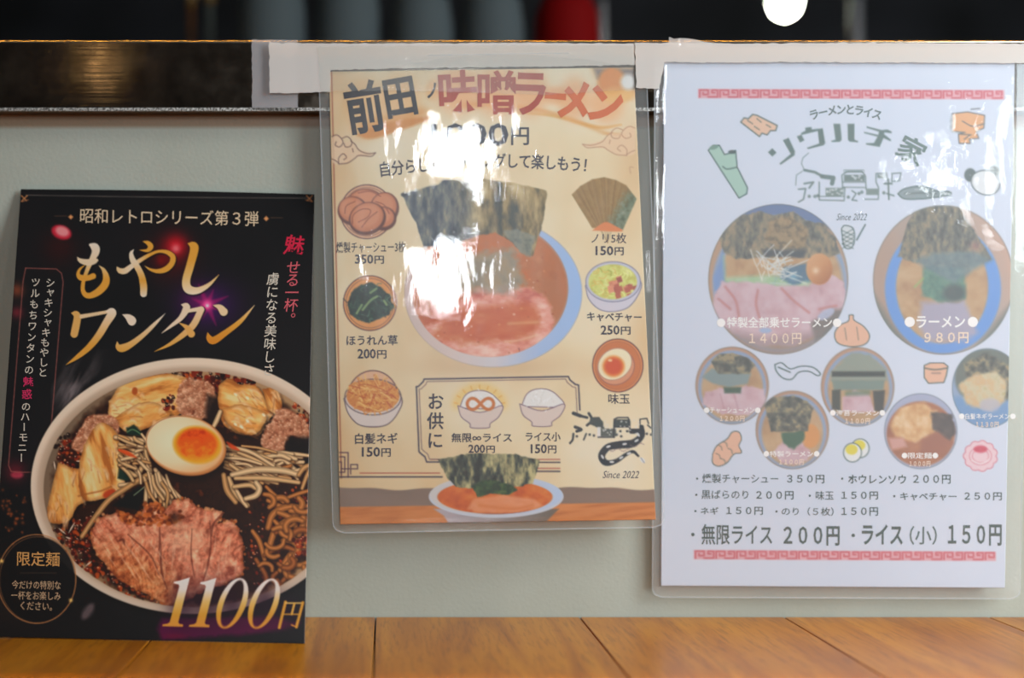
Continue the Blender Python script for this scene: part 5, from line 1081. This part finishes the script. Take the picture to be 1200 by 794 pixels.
bottle(224, .60, .0095, .30, M_b1, 'dim brown bottle left of the grey cups', M_cap); bottle(246, .62, .0105, .31, M_b2, 'dim grey bottle beside the brown bottle', M_cap)
M_can = mat('dull_steel', tuple(lin((120, 120, 122))), .4, .6)
def pole(px, y, r_, h, label):
    t = tag(bpy.data.objects.new('utensil_stand', None), label, 'utensil'); COL.objects.link(t); t.location = (at(px, y), y, .28)
    lathe('base', [(r_*3, 0), (r_*3, .006), (r_, .012)], (0, 0, 0), M_can, t, 24); lathe('rod', [(r_, .01), (r_, h), (r_*.5, h+.004)], (0, 0, 0), M_can, t, 16)
pole(706, .58, .005, .3, 'thin steel rod standing right of the red bowl'); pole(1003, .7, .008, .34, 'faint steel rod in the dark right of the lamp')

# lamps
def lamp(loc, r_, color, s, label, group=None, added_baffle=None):
    t = empty('pendant_lamp', loc, label, 'lamp', group)
    lathe('bulb', [(r_*.25, r_*.97), (r_*.7, r_*.7), (r_, 0), (r_*.7, -r_*.7), (r_*.25, -r_*.97)], (0, 0, 0), emit('lamp_glow', color, s), t, 24)
    lathe('socket', [(r_*.4, r_*.9), (r_*.45, r_*2), (r_*.2, r_*2.4)], (0, 0, 0), M_gap, t, 16)
    lathe('cord', [(.003, r_*2.3), (.003, 2.2-loc[2])], (0, 0, 0), M_gap, t, 8)
    return t
lamp((at(920, 1.15), 1.15, .16+(CY-4)/F*2.006), .021, (.96, 1.0, .80), 60, 'round greenish-white lamp glowing in the dark kitchen')
tl = empty('tube_lamp', (.1, .22, 1.0), 'long warm tube lamp hanging above the rail and the kitchen worktop', 'lamp')
def xtube(name, x0, x1, r_, m, parent, y=.22, z=1.0, n=20):
    vs = [(x, y+r_*math.cos(2*math.pi*k/n), z+r_*math.sin(2*math.pi*k/n)) for x in (x0, x1) for k in range(n)]
    return mesh_obj(name, vs, [(k, (k+1) % n, n+(k+1) % n, n+k) for k in range(n)]+[tuple(range(n))[::-1], tuple(range(n, 2*n))], m, parent, True)
xtube('tube', -1.1, 1.3, .03, emit('tube_glow', (1, .46, .05), 46), tl)
box('added_baffle', -1.1, 1.3, .176, .180, .892, 1.06, M_gap, tl)  # plate added to keep the tube's light off the counter
box('added_baffle', -1.1, 1.3, .262, .266, .86, 1.06, M_gap, tl)  # plate added to keep the tube's light off the cups
for a, b in ((-1.14, -1.1), (1.3, 1.34)): xtube('end_cap', a, b, .034, M_gap, tl)
for x in (-1.12, 1.32): box('hanger', x-.004, x+.004, .216, .224, 1.03, 2.2, M_gap, tl)
adopt(tl)
lamp((-0.70, -2.3, 0.94), .026, (1, .66, .3), 9, 'warm bulb hanging behind the photographer')
